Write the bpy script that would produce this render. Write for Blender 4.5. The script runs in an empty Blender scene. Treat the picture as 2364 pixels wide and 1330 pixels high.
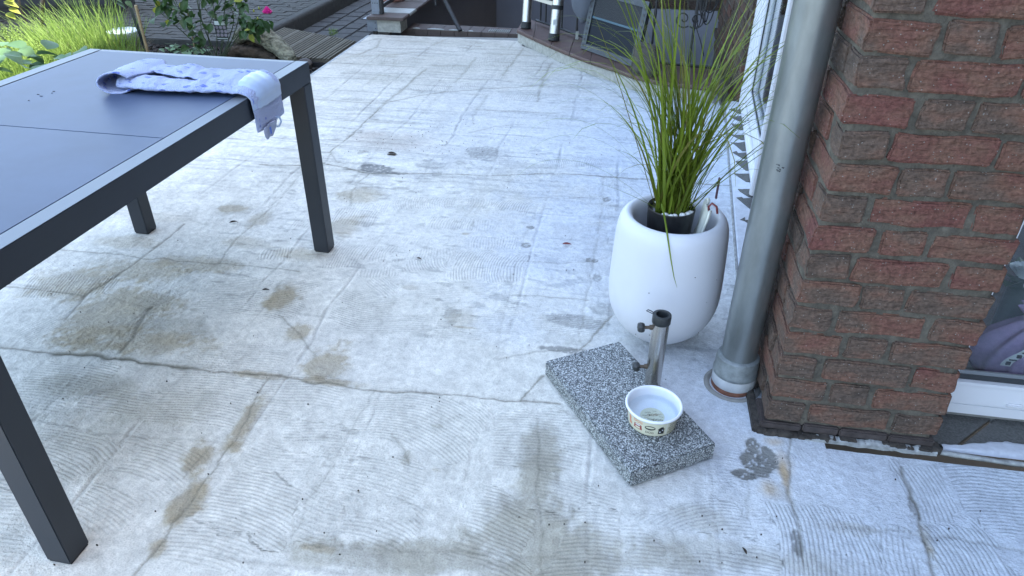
import bpy, bmesh, math, random
import numpy as np
from mathutils import Matrix, Vector

# ------------------------------------------------------------------ camera
F_PX, CX, CY, EYE = 1639.0, 1182.0, 665.0, 1.42          # calibration of the photograph (2364 px wide)
R3 = np.array([[0.98688, 0.09255, -0.13280],
               [0.16165, -0.52485, 0.83571],
               [0.00780, -0.84615, -0.53290]])
_d = np.array([1158 - CX, 3266 - CY, F_PX]); _d /= np.linalg.norm(_d)
_vy = -((1500 - CX) * _d[0] + F_PX * _d[2]) / _d[1]
_Y = np.array([1500 - CX, _vy, F_PX]); _Y /= np.linalg.norm(_Y)
_Z = -_d; _X = np.cross(_Y, _Z); R3 = np.array([_X, _Y, _Z])

def G(u, v, z=0.0, x=None, y=None):
    """real-world point measured from the photograph, on the plane z=, x= or y="""
    d = R3 @ np.array([u - CX, v - CY, F_PX])
    if x is not None: t = x / d[0]
    elif y is not None: t = y / d[1]
    else: t = (z - EYE) / d[2]
    p = d * t; p[2] += EYE
    return p

sc = bpy.context.scene
cam_d = bpy.data.cameras.new('camera'); cam = bpy.data.objects.new('camera', cam_d)
sc.collection.objects.link(cam); sc.camera = cam
M = R3 @ np.diag([1, -1, -1])
mw = Matrix.Identity(4)
for i in range(3):
    for j in range(3): mw[i][j] = M[i][j]
mw[0][3], mw[1][3], mw[2][3] = 0, 0, EYE
cam.matrix_world = mw
cam_d.sensor_width = 36; cam_d.lens = 36 * F_PX / 2364; cam_d.clip_start = .02; cam_d.clip_end = 500
cam_d.dof.use_dof = False

# ------------------------------------------------------------------ light
SUN_EL, SUN_AZ = math.radians(54), math.radians(80)      # azimuth clockwise from +Y: sun stands over +X, behind the house
w = bpy.data.worlds.new("World"); sc.world = w; w.use_nodes = True
nt = w.node_tree; bg = nt.nodes['Background']
sky = nt.nodes.new('ShaderNodeTexSky'); sky.sky_type = 'NISHITA'; sky.sun_disc = False
sky.sun_elevation = SUN_EL; sky.sun_rotation = SUN_AZ; sky.air_density = 1.0; sky.dust_density = 1.6
hs = nt.nodes.new('ShaderNodeHueSaturation'); hs.inputs['Saturation'].default_value = .85; hs.inputs['Hue'].default_value = .494
nt.links.new(sky.outputs[0], hs.inputs['Color']); nt.links.new(hs.outputs[0], bg.inputs['Color'])
bg.inputs['Strength'].default_value = 0.15
sun_d = bpy.data.lights.new('sun', 'SUN'); sun_d.energy = 2.6; sun_d.angle = math.radians(.5); sun_d.color = (1, .95, .84)
sun = bpy.data.objects.new('sun', sun_d); sc.collection.objects.link(sun)
sv = Vector((math.sin(SUN_AZ) * math.cos(SUN_EL), math.cos(SUN_AZ) * math.cos(SUN_EL), math.sin(SUN_EL)))
sun.rotation_euler = (-sv).to_track_quat('-Z', 'Y').to_euler(); sun.location = (6, 0, 8)
vs = sc.view_settings
vs.view_transform = 'Standard'; vs.look = 'None'; vs.gamma = 1; vs.use_curve_mapping = False; vs.exposure = 2.78

# ------------------------------------------------------------------ helpers
rnd = random.Random(7)
def U(a, b): return rnd.uniform(a, b)
COL = sc.collection

def tag(o, label=None, cat=None, group=None, kind=None):
    if label: o['label'] = label
    if cat: o['category'] = cat
    if group: o['group'] = group
    if kind: o['kind'] = kind
    return o

def thing(name, label, cat, loc=(0, 0, 0), rotz=0.0, group=None):
    o = bpy.data.objects.new(name, None); COL.objects.link(o); o.empty_display_size = .05
    o.location = loc; o.rotation_euler = (0, 0, rotz)
    return tag(o, label, cat, group)

class MB:
    """collects shapes into one mesh"""
    def __init__(s): s.v = []; s.f = []
    def add(s, v, f):
        n = len(s.v); s.v += [tuple(p) for p in v]; s.f += [tuple(n + i for i in q) for q in f]; return s
    def box(s, x0, x1, y0, y1, z0, z1, b=0.0, rot=None, c=None):
        if b <= 0:
            v = [(x, y, z) for z in (z0, z1) for y in (y0, y1) for x in (x0, x1)]
            f = [(0, 2, 3, 1), (4, 5, 7, 6), (0, 1, 5, 4), (2, 6, 7, 3), (0, 4, 6, 2), (1, 3, 7, 5)]
        else:
            bm = bmesh.new(); bmesh.ops.create_cube(bm, size=1)
            for q in bm.verts:
                q.co = ((x0 + x1) / 2 + q.co.x * (x1 - x0), (y0 + y1) / 2 + q.co.y * (y1 - y0), (z0 + z1) / 2 + q.co.z * (z1 - z0))
            bmesh.ops.bevel(bm, geom=bm.edges[:], offset=b, segments=2, affect='EDGES')
            bm.verts.index_update()
            v = [tuple(q.co) for q in bm.verts]; f = [tuple(q.index for q in fc.verts) for fc in bm.faces]; bm.free()
        if rot is not None:
            c = Vector(c); v = [tuple(c + rot @ (Vector(p) - c)) for p in v]
        return s.add(v, f)
    def tube(s, pts, r, n=8, cap=True):
        pts = [Vector(p) for p in pts]; rs = r if hasattr(r, '__len__') else [r] * len(pts)
        base = len(s.v); up = None
        for i, p in enumerate(pts):
            t = (pts[min(i + 1, len(pts) - 1)] - pts[max(i - 1, 0)]).normalized()
            if up is None:
                up = t.orthogonal().normalized()
            else:
                up = (up - t * up.dot(t))
                up = up.normalized() if up.length > 1e-6 else t.orthogonal().normalized()
            sd = t.cross(up)
            for k in range(n):
                a = 2 * math.pi * k / n
                s.v.append(tuple(p + (up * math.cos(a) + sd * math.sin(a)) * rs[i]))
        for i in range(len(pts) - 1):
            for k in range(n):
                a = base + i * n + k; b = base + i * n + (k + 1) % n
                s.f.append((a, b, b + n, a + n))
        if cap:
            s.f.append(tuple(base + k for k in range(n))[::-1]); e = base + (len(pts) - 1) * n
            s.f.append(tuple(e + k for k in range(n)))
        return s
    def lathe(s, prof, c=(0, 0, 0), n=48, rot=None, cap=True):
        base = len(s.v)
        for (r, z) in prof:
            for k in range(n):
                a = 2 * math.pi * k / n; p = Vector((r * math.cos(a), r * math.sin(a), z))
                if rot is not None: p = rot @ p
                s.v.append((p.x + c[0], p.y + c[1], p.z + c[2]))
        for i in range(len(prof) - 1):
            for k in range(n):
                a = base + i * n + k; b = base + i * n + (k + 1) % n
                s.f.append((a, b, b + n, a + n))
        if cap and prof[0][0] > 1e-5: s.f.append(tuple(base + k for k in range(n))[::-1])
        if cap and prof[-1][0] > 1e-5: e = base + (len(prof) - 1) * n; s.f.append(tuple(e + k for k in range(n)))
        return s
    def prism(s, poly, z0, z1):
        n = len(poly)
        v = [(p[0], p[1], z0) for p in poly] + [(p[0], p[1], z1) for p in poly]
        f = [tuple(range(n))[::-1], tuple(range(n, 2 * n))] + [(i, (i + 1) % n, n + (i + 1) % n, n + i) for i in range(n)]
        return s.add(v, f)
    def grid(s, P):
        """P: rows x cols x 3 array"""
        r, c = len(P), len(P[0]); base = len(s.v)
        for row in P:
            for p in row: s.v.append(tuple(p))
        for i in range(r - 1):
            for j in range(c - 1):
                a = base + i * c + j; s.f.append((a, a + 1, a + c + 1, a + c))
        return s
    def build(s, name, mat, parent=None, smooth=False, angle=None):
        me = bpy.data.meshes.new(name); me.from_pydata(s.v, [], s.f); me.update()
        bm = bmesh.new(); bm.from_mesh(me); bmesh.ops.remove_doubles(bm, verts=bm.verts, dist=1e-6)
        bmesh.ops.recalc_face_normals(bm, faces=bm.faces); bm.to_mesh(me); bm.free()
        return link(name, me, mat, parent, smooth, angle)

def link(name, me, mat, parent=None, smooth=False, angle=None):
    if mat is not None and not me.materials: me.materials.append(mat)
    if smooth:
        me.shade_smooth()
        if angle: me.set_sharp_from_angle(angle=math.radians(angle))
    o = bpy.data.objects.new(name, me); COL.objects.link(o)
    if parent: o.parent = parent
    return o

# numpy value noise
def _h(ix, iy, seed):
    n = (ix * 374761393 + iy * 668265263 + seed * 1442695041) & 0xffffffff
    n = ((n ^ (n >> 13)) * 1274126177) & 0xffffffff
    return ((n ^ (n >> 16)) & 0xffff) / 65535.0
def vnoise(x, y, seed=0):
    x = np.asarray(x, float); y = np.asarray(y, float)
    ix = np.floor(x).astype(np.int64); iy = np.floor(y).astype(np.int64)
    fx = x - ix; fy = y - iy; fx = fx * fx * (3 - 2 * fx); fy = fy * fy * (3 - 2 * fy)
    a = _h(ix, iy, seed); b = _h(ix + 1, iy, seed); c = _h(ix, iy + 1, seed); d = _h(ix + 1, iy + 1, seed)
    return (a * (1 - fx) + b * fx) * (1 - fy) + (c * (1 - fx) + d * fx) * fy
def fbm(x, y, s, seed=0, o=4):
    t = 0; a = .5; n = 0
    for k in range(o):
        t = t + a * vnoise(x * s, y * s, seed + k * 17); n += a; a *= .5; s *= 2.03
    return t / n
def sstep(a, b, x):
    t = np.clip((x - a) / (b - a), 0, 1); return t * t * (3 - 2 * t)

# ------------------------------------------------------------------ materials
def newmat(name):
    m = bpy.data.materials.new(name); m.use_nodes = True
    return m, m.node_tree.nodes, m.node_tree.links, m.node_tree.nodes['Principled BSDF']

def mat(name, col, rough=.6, metal=0., spec=.5, var=0., vscale=20., bump=0., bscale=80., col2=None, stretch=None,
        coat=0., sheen=0., trans=0., detail=5., rvar=0., objspace=True):
    m, N, L, P = newmat(name)
    P.inputs['Base Color'].default_value = (*col, 1); P.inputs['Roughness'].default_value = rough
    P.inputs['Metallic'].default_value = metal; P.inputs['Specular IOR Level'].default_value = spec
    P.inputs['Coat Weight'].default_value = coat; P.inputs['Sheen Weight'].default_value = sheen
    tc = N.new('ShaderNodeTexCoord'); mp = N.new('ShaderNodeMapping')
    L.new(tc.outputs['Object'], mp.inputs[0])
    if stretch: mp.inputs['Scale'].default_value = stretch
    if var or col2:
        n = N.new('ShaderNodeTexNoise'); n.inputs['Scale'].default_value = vscale; n.inputs['Detail'].default_value = detail
        n.inputs['Roughness'].default_value = .6
        L.new(mp.outputs[0], n.inputs['Vector'])
        r = N.new('ShaderNodeValToRGB')
        c1 = tuple(c * (1 - var) for c in col); c2 = col2 if col2 else tuple(min(1, c * (1 + var)) for c in col)
        r.color_ramp.elements[0].position = .32; r.color_ramp.elements[1].position = .68
        r.color_ramp.elements[0].color = (*c1, 1); r.color_ramp.elements[1].color = (*c2, 1)
        L.new(n.outputs['Fac'], r.inputs[0]); L.new(r.outputs[0], P.inputs['Base Color'])
        if rvar:
            mr = N.new('ShaderNodeMapRange'); mr.inputs['To Min'].default_value = max(0, rough - rvar); mr.inputs['To Max'].default_value = min(1, rough + rvar)
            L.new(n.outputs['Fac'], mr.inputs['Value']); L.new(mr.outputs[0], P.inputs['Roughness'])
    if bump:
        n2 = N.new('ShaderNodeTexNoise'); n2.inputs['Scale'].default_value = bscale; n2.inputs['Detail'].default_value = 6
        L.new(mp.outputs[0], n2.inputs['Vector'])
        b = N.new('ShaderNodeBump'); b.inputs['Strength'].default_value = 1; b.inputs['Distance'].default_value = bump
        L.new(n2.outputs['Fac'], b.inputs['Height']); L.new(b.outputs[0], P.inputs['Normal'])
    return m

def leafmat(name, c1, c2, rough=.5, scale=6., tr=.35):
    m, N, L, P = newmat(name)
    oi = N.new('ShaderNodeObjectInfo'); tc = N.new('ShaderNodeTexCoord'); n = N.new('ShaderNodeTexNoise'); n.inputs['Scale'].default_value = scale
    L.new(tc.outputs['Object'], n.inputs['Vector'])
    ad = N.new('ShaderNodeMath'); ad.operation = 'MULTIPLY_ADD'; ad.inputs[1].default_value = .5
    L.new(oi.outputs['Random'], ad.inputs[0]); 
    mu = N.new('ShaderNodeMath'); mu.operation = 'MULTIPLY'; mu.inputs[1].default_value = .75; L.new(n.outputs['Fac'], mu.inputs[0]); L.new(mu.outputs[0], ad.inputs[2])
    mx = N.new('ShaderNodeMix'); mx.data_type = 'RGBA'; mx.inputs[6].default_value = (*c1, 1); mx.inputs[7].default_value = (*c2, 1)
    L.new(ad.outputs[0], mx.inputs[0]); L.new(mx.outputs[2], P.inputs['Base Color'])
    P.inputs['Roughness'].default_value = rough; P.inputs['Specular IOR Level'].default_value = .3
    t = N.new('ShaderNodeBsdfTranslucent'); L.new(mx.outputs[2], t.inputs['Color'])
    ms = N.new('ShaderNodeMixShader'); ms.inputs[0].default_value = tr
    out = N['Material Output']; L.new(P.outputs[0], ms.inputs[1]); L.new(t.outputs[0], ms.inputs[2]); L.new(ms.outputs[0], out.inputs[0])
    return m

def glassmat(name, tint=(.9, .94, .95), base=.07):
    m, N, L, P = newmat(name)
    N.remove(P); tr = N.new('ShaderNodeBsdfTransparent'); tr.inputs[0].default_value = (*tint, 1)
    gl = N.new('ShaderNodeBsdfGlossy'); gl.inputs['Roughness'].default_value = .03
    lw_ = N.new('ShaderNodeLayerWeight'); lw_.inputs['Blend'].default_value = .5; pw = N.new('ShaderNodeMath'); pw.operation = 'POWER'; pw.inputs[1].default_value = 4
    L.new(lw_.outputs['Facing'], pw.inputs[0]); fr = N.new('ShaderNodeMath'); fr.operation = 'MULTIPLY_ADD'; fr.inputs[1].default_value = .9; fr.inputs[2].default_value = base; L.new(pw.outputs[0], fr.inputs[0])
    ms = N.new('ShaderNodeMixShader'); L.new(fr.outputs[0], ms.inputs[0]); L.new(tr.outputs[0], ms.inputs[1]); L.new(gl.outputs[0], ms.inputs[2])
    L.new(ms.outputs[0], N['Material Output'].inputs[0]); return m

# patio: colour, comb phase and comb mask come as mesh attributes worked out below
def patio_mat():
    m, N, L, P = newmat('mortar_bed')
    def attr(n):
        a = N.new('ShaderNodeAttribute'); a.attribute_name = n; return a
    ac, ap, am, ar = attr('tint'), attr('phase'), attr('comb'), attr('rough')
    geo = N.new('ShaderNodeNewGeometry')
    def noise(s, d=5, r=.6):
        n = N.new('ShaderNodeTexNoise'); n.inputs['Scale'].default_value = s; n.inputs['Detail'].default_value = d; n.inputs['Roughness'].default_value = r
        L.new(geo.outputs['Position'], n.inputs['Vector']); return n
    def mth(op, a, b=None, c=None):
        q = N.new('ShaderNodeMath'); q.operation = op
        for i, t in enumerate((a, b, c)):
            if t is None: continue
            if isinstance(t, (int, float)): q.inputs[i].default_value = t
            else: L.new(t, q.inputs[i])
        return q.outputs[0]
    jit = noise(38, 3)
    ph = mth('MULTIPLY_ADD', noise(11, 2).outputs['Fac'], 5.0, mth('MULTIPLY_ADD', jit.outputs['Fac'], 2.4, ap.outputs['Fac']))
    sn = mth('SINE', ph)
    sn = mth('MULTIPLY_ADD', sn, .5, .5)
    ridge = mth('POWER', sn, .55)                 # broad ridges, narrow furrows
    brk = noise(26, 4); bm_ = mth('MULTIPLY', am.outputs['Fac'], mth('GREATER_THAN', mth('MULTIPLY_ADD', brk.outputs['Fac'], 1.0, mth('MULTIPLY', am.outputs['Fac'], .35)), .56))
    brs = N.new('ShaderNodeMapRange'); brs.inputs['From Min'].default_value = .50; brs.inputs['From Max'].default_value = .62
    L.new(mth('MULTIPLY_ADD', am.outputs['Fac'], .4, mth('MULTIPLY', brk.outputs['Fac'], .8)), brs.inputs['Value'])
    cm = mth('MULTIPLY', am.outputs['Fac'], brs.outputs[0])
    hg = mth('MULTIPLY', mth('MULTIPLY', ridge, cm), .0015)
    n1 = noise(230, 5, .65); n2 = noise(45, 6, .62); n3 = noise(700, 2, .5)
    h = mth('MULTIPLY_ADD', n1.outputs['Fac'], .0015, hg)
    h = mth('MULTIPLY_ADD', n2.outputs['Fac'], mth('MULTIPLY_ADD', ar.outputs['Fac'], .0090, .0028), h)
    h = mth('MULTIPLY_ADD', n3.outputs['Fac'], .0003, h)
    b = N.new('ShaderNodeBump'); b.inputs['Strength'].default_value = 1; b.inputs['Distance'].default_value = 1
    L.new(h, b.inputs['Height']); L.new(b.outputs[0], P.inputs['Normal'])
    # colour: attribute tint x fine mottling, dirt settled in the furrows, dark grit specks
    mr = N.new('ShaderNodeMapRange'); mr.inputs['From Min'].default_value = .3; mr.inputs['From Max'].default_value = .7
    mr.inputs['To Min'].default_value = .78; mr.inputs['To Max'].default_value = 1.10; L.new(n1.outputs['Fac'], mr.inputs['Value'])
    mr2 = N.new('ShaderNodeMapRange'); mr2.inputs['From Min'].default_value = .3; mr2.inputs['From Max'].default_value = .6
    mr2.inputs['To Min'].default_value = .86; mr2.inputs['To Max'].default_value = 1.03; L.new(n2.outputs['Fac'], mr2.inputs['Value'])
    f = mth('MULTIPLY', mr.outputs[0], mr2.outputs[0])
    dirt = mth('SUBTRACT', 1.0, mth('MULTIPLY', mth('MULTIPLY', mth('SUBTRACT', 1.0, ridge), cm), .20)); f = mth('MULTIPLY', f, dirt)
    vo = N.new('ShaderNodeTexVoronoi'); vo.inputs['Scale'].default_value = 34; L.new(geo.outputs['Position'], vo.inputs['Vector'])
    sp = mth('LESS_THAN', vo.outputs['Distance'], mth('MULTIPLY', mth('POWER', noise(3, 2).outputs['Fac'], 3), .22))
    f = mth('MULTIPLY', f, mth('SUBTRACT', 1.0, mth('MULTIPLY', sp, .45)))
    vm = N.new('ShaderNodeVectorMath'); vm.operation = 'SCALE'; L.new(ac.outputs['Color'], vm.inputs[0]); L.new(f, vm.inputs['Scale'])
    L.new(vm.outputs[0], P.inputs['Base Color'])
    P.inputs['Roughness'].default_value = .82; P.inputs['Specular IOR Level'].default_value = .25
    return m

def brick_mat(name, dark=1.0):
    m, N, L, P = newmat(name)
    oi = N.new('ShaderNodeObjectInfo'); tc = N.new('ShaderNodeTexCoord'); geo = N.new('ShaderNodeNewGeometry')
    off = N.new('ShaderNodeVectorMath'); off.operation = 'MULTIPLY_ADD'; off.inputs[1].default_value = (1, 1, 1)
    cmb = N.new('ShaderNodeCombineXYZ'); 
    for i in range(3): L.new(oi.outputs['Random'], cmb.inputs[i])
    sc_ = N.new('ShaderNodeVectorMath'); sc_.operation = 'SCALE'; sc_.inputs['Scale'].default_value = 40; L.new(cmb.outputs[0], sc_.inputs[0])
    L.new(tc.outputs['Object'], off.inputs[0]); L.new(sc_.outputs[0], off.inputs[2])
    def noise(s, d=4, st=None):
        n = N.new('ShaderNodeTexNoise'); n.inputs['Scale'].default_value = s; n.inputs['Detail'].default_value = d
        if st:
            mp = N.new('ShaderNodeMapping'); mp.inputs['Scale'].default_value = st; L.new(off.outputs[0], mp.inputs[0]); L.new(mp.outputs[0], n.inputs[0])
        else: L.new(off.outputs[0], n.inputs[0])
        return n
    big = noise(9, 3, (1, 1, 1.8)); r = N.new('ShaderNodeValToRGB'); sep = N.new('ShaderNodeSeparateColor'); L.new(oi.outputs['Color'], sep.inputs[0])
    ma = N.new('ShaderNodeMath'); ma.operation = 'MULTIPLY_ADD'; ma.inputs[1].default_value = 1.5; L.new(big.outputs['Fac'], ma.inputs[0])
    mb = N.new('ShaderNodeMath'); mb.operation = 'SUBTRACT'; L.new(sep.outputs[0], mb.inputs[0]); mb.inputs[1].default_value = .78
    L.new(mb.outputs[0], ma.inputs[2]); L.new(ma.outputs[0], r.inputs[0])
    e = r.color_ramp.elements; e[0].position = .05; e[0].color = (.082 * dark, .061 * dark, .049 * dark, 1); e[1].position = .95; e[1].color = (.142 * dark, .058 * dark, .048 * dark, 1)
    q = e.new(.35); q.color = (.118 * dark, .080 * dark, .061 * dark, 1); q = e.new(.58); q.color = (.150 * dark, .080 * dark, .057 * dark, 1)
    n2 = noise(120, 5); mr = N.new('ShaderNodeMapRange'); mr.inputs['From Min'].default_value = .3; mr.inputs['From Max'].default_value = .7
    mr.inputs['To Min'].default_value = .68; mr.inputs['To Max'].default_value = 1.28; L.new(n2.outputs['Fac'], mr.inputs['Value'])
    vm = N.new('ShaderNodeVectorMath'); vm.operation = 'SCALE'; L.new(r.outputs[0], vm.inputs[0]); L.new(mr.outputs[0], vm.inputs['Scale'])
    vo = N.new('ShaderNodeTexVoronoi'); vo.inputs['Scale'].default_value = 150; L.new(off.outputs[0], vo.inputs['Vector'])
    vc = N.new('ShaderNodeSeparateColor'); L.new(vo.outputs['Color'], vc.inputs[0])
    lt = N.new('ShaderNodeMath'); lt.operation = 'LESS_THAN'; L.new(vo.outputs['Distance'], lt.inputs[0]); lt.inputs[1].default_value = .22
    gt = N.new('ShaderNodeMath'); gt.operation = 'GREATER_THAN'; L.new(vc.outputs[0], gt.inputs[0]); gt.inputs[1].default_value = .84
    mm = N.new('ShaderNodeMath'); mm.operation = 'MULTIPLY'; L.new(lt.outputs[0], mm.inputs[0]); L.new(gt.outputs[0], mm.inputs[1])
    mx = N.new('ShaderNodeMix'); mx.data_type = 'RGBA'; L.new(mm.outputs[0], mx.inputs[0]); L.new(vm.outputs[0], mx.inputs[6]); mx.inputs[7].default_value = (.22, .20, .18, 1)
    L.new(mx.outputs[2], P.inputs['Base Color']); P.inputs['Roughness'].default_value = .88; P.inputs['Specular IOR Level'].default_value = .25
    f1 = noise(26, 6, (1, 1, 3.2)); ad = N.new('ShaderNodeMath'); ad.operation = 'MULTIPLY_ADD'; ad.inputs[1].default_value = 2.6
    L.new(f1.outputs['Fac'], ad.inputs[0]); L.new(n2.outputs['Fac'], ad.inputs[2])
    b = N.new('ShaderNodeBump'); b.inputs['Strength'].default_value = 1; b.inputs['Distance'].default_value = .0050
    L.new(ad.outputs[0], b.inputs['Height']); L.new(b.outputs[0], P.inputs['Normal'])
    return m

def granite_mat():
    m, N, L, P = newmat('granite')
    tc = N.new('ShaderNodeTexCoord'); n = N.new('ShaderNodeTexNoise'); n.inputs['Scale'].default_value = 320; n.inputs['Detail'].default_value = 3; n.inputs['Roughness'].default_value = .7
    L.new(tc.outputs['Object'], n.inputs[0]); vo = N.new('ShaderNodeTexVoronoi'); vo.inputs['Scale'].default_value = 360; L.new(tc.outputs['Object'], vo.inputs['Vector'])
    sp = N.new('ShaderNodeSeparateColor'); L.new(vo.outputs['Color'], sp.inputs[0])
    a = N.new('ShaderNodeMath'); a.operation = 'MULTIPLY_ADD'; a.inputs[1].default_value = .5; L.new(sp.outputs[0], a.inputs[0])
    b = N.new('ShaderNodeMath'); b.operation = 'MULTIPLY'; b.inputs[1].default_value = .55; L.new(n.outputs['Fac'], b.inputs[0]); L.new(b.outputs[0], a.inputs[2])
    r = N.new('ShaderNodeValToRGB'); L.new(a.outputs[0], r.inputs[0]); e = r.color_ramp.elements
    e[0].position = .22; e[0].color = (.018, .020, .021, 1); e[1].position = .80; e[1].color = (.56, .58, .57, 1)
    q = e.new(.42); q.color = (.050, .056, .060, 1); q = e.new(.58); q.color = (.165, .18, .185, 1)
    L.new(r.outputs[0], P.inputs['Base Color']); P.inputs['Roughness'].default_value = .5
    bp = N.new('ShaderNodeBump'); bp.inputs['Distance'].default_value = .0006; L.new(a.outputs[0], bp.inputs['Height']); L.new(bp.outputs[0], P.inputs['Normal'])
    return m

def towel_mat():
    m, N, L, P = newmat('terry_cloth')
    tc = N.new('ShaderNodeTexCoord'); at = N.new('ShaderNodeAttribute'); at.attribute_name = 'uvw'
    mp = N.new('ShaderNodeMapping'); mp.inputs['Scale'].default_value = (26, 60, 1); mp.inputs['Rotation'].default_value = (0, 0, .5); L.new(at.outputs['Vector'], mp.inputs[0])
    vo = N.new('ShaderNodeTexVoronoi'); vo.inputs['Scale'].default_value = 1; vo.inputs['Randomness'].default_value = .8; L.new(mp.outputs[0], vo.inputs['Vector'])
    n = N.new('ShaderNodeTexNoise'); n.inputs['Scale'].default_value = 260; n.inputs['Detail'].default_value = 3; L.new(tc.outputs['Object'], n.inputs[0])
    s = N.new('ShaderNodeSeparateColor'); L.new(vo.outputs['Color'], s.inputs[0])
    th = N.new('ShaderNodeMath'); th.operation = 'MULTIPLY_ADD'; th.inputs[1].default_value = .44; th.inputs[2].default_value = -.01; L.new(s.outputs[0], th.inputs[0])
    df = N.new('ShaderNodeMath'); df.operation = 'SUBTRACT'; L.new(th.outputs[0], df.inputs[0]); L.new(vo.outputs['Distance'], df.inputs[1])
    mr = N.new('ShaderNodeMapRange'); mr.inputs['From Min'].default_value = -.03; mr.inputs['From Max'].default_value = .05; mr.inputs['To Max'].default_value = .95; L.new(df.outputs[0], mr.inputs['Value'])
    mx = N.new('ShaderNodeMix'); mx.data_type = 'RGBA'; L.new(mr.outputs[0], mx.inputs[0]); mx.inputs[6].default_value = (.38, .46, .72, 1); mx.inputs[7].default_value = (.10, .17, .60, 1)
    L.new(mx.outputs[2], P.inputs['Base Color']); P.inputs['Roughness'].default_value = 1; P.inputs['Sheen Weight'].default_value = .5; P.inputs['Specular IOR Level'].default_value = .1
    b = N.new('ShaderNodeBump'); b.inputs['Distance'].default_value = .009; L.new(n.outputs['Fac'], b.inputs['Height']); L.new(b.outputs[0], P.inputs['Normal'])
    return m

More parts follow.
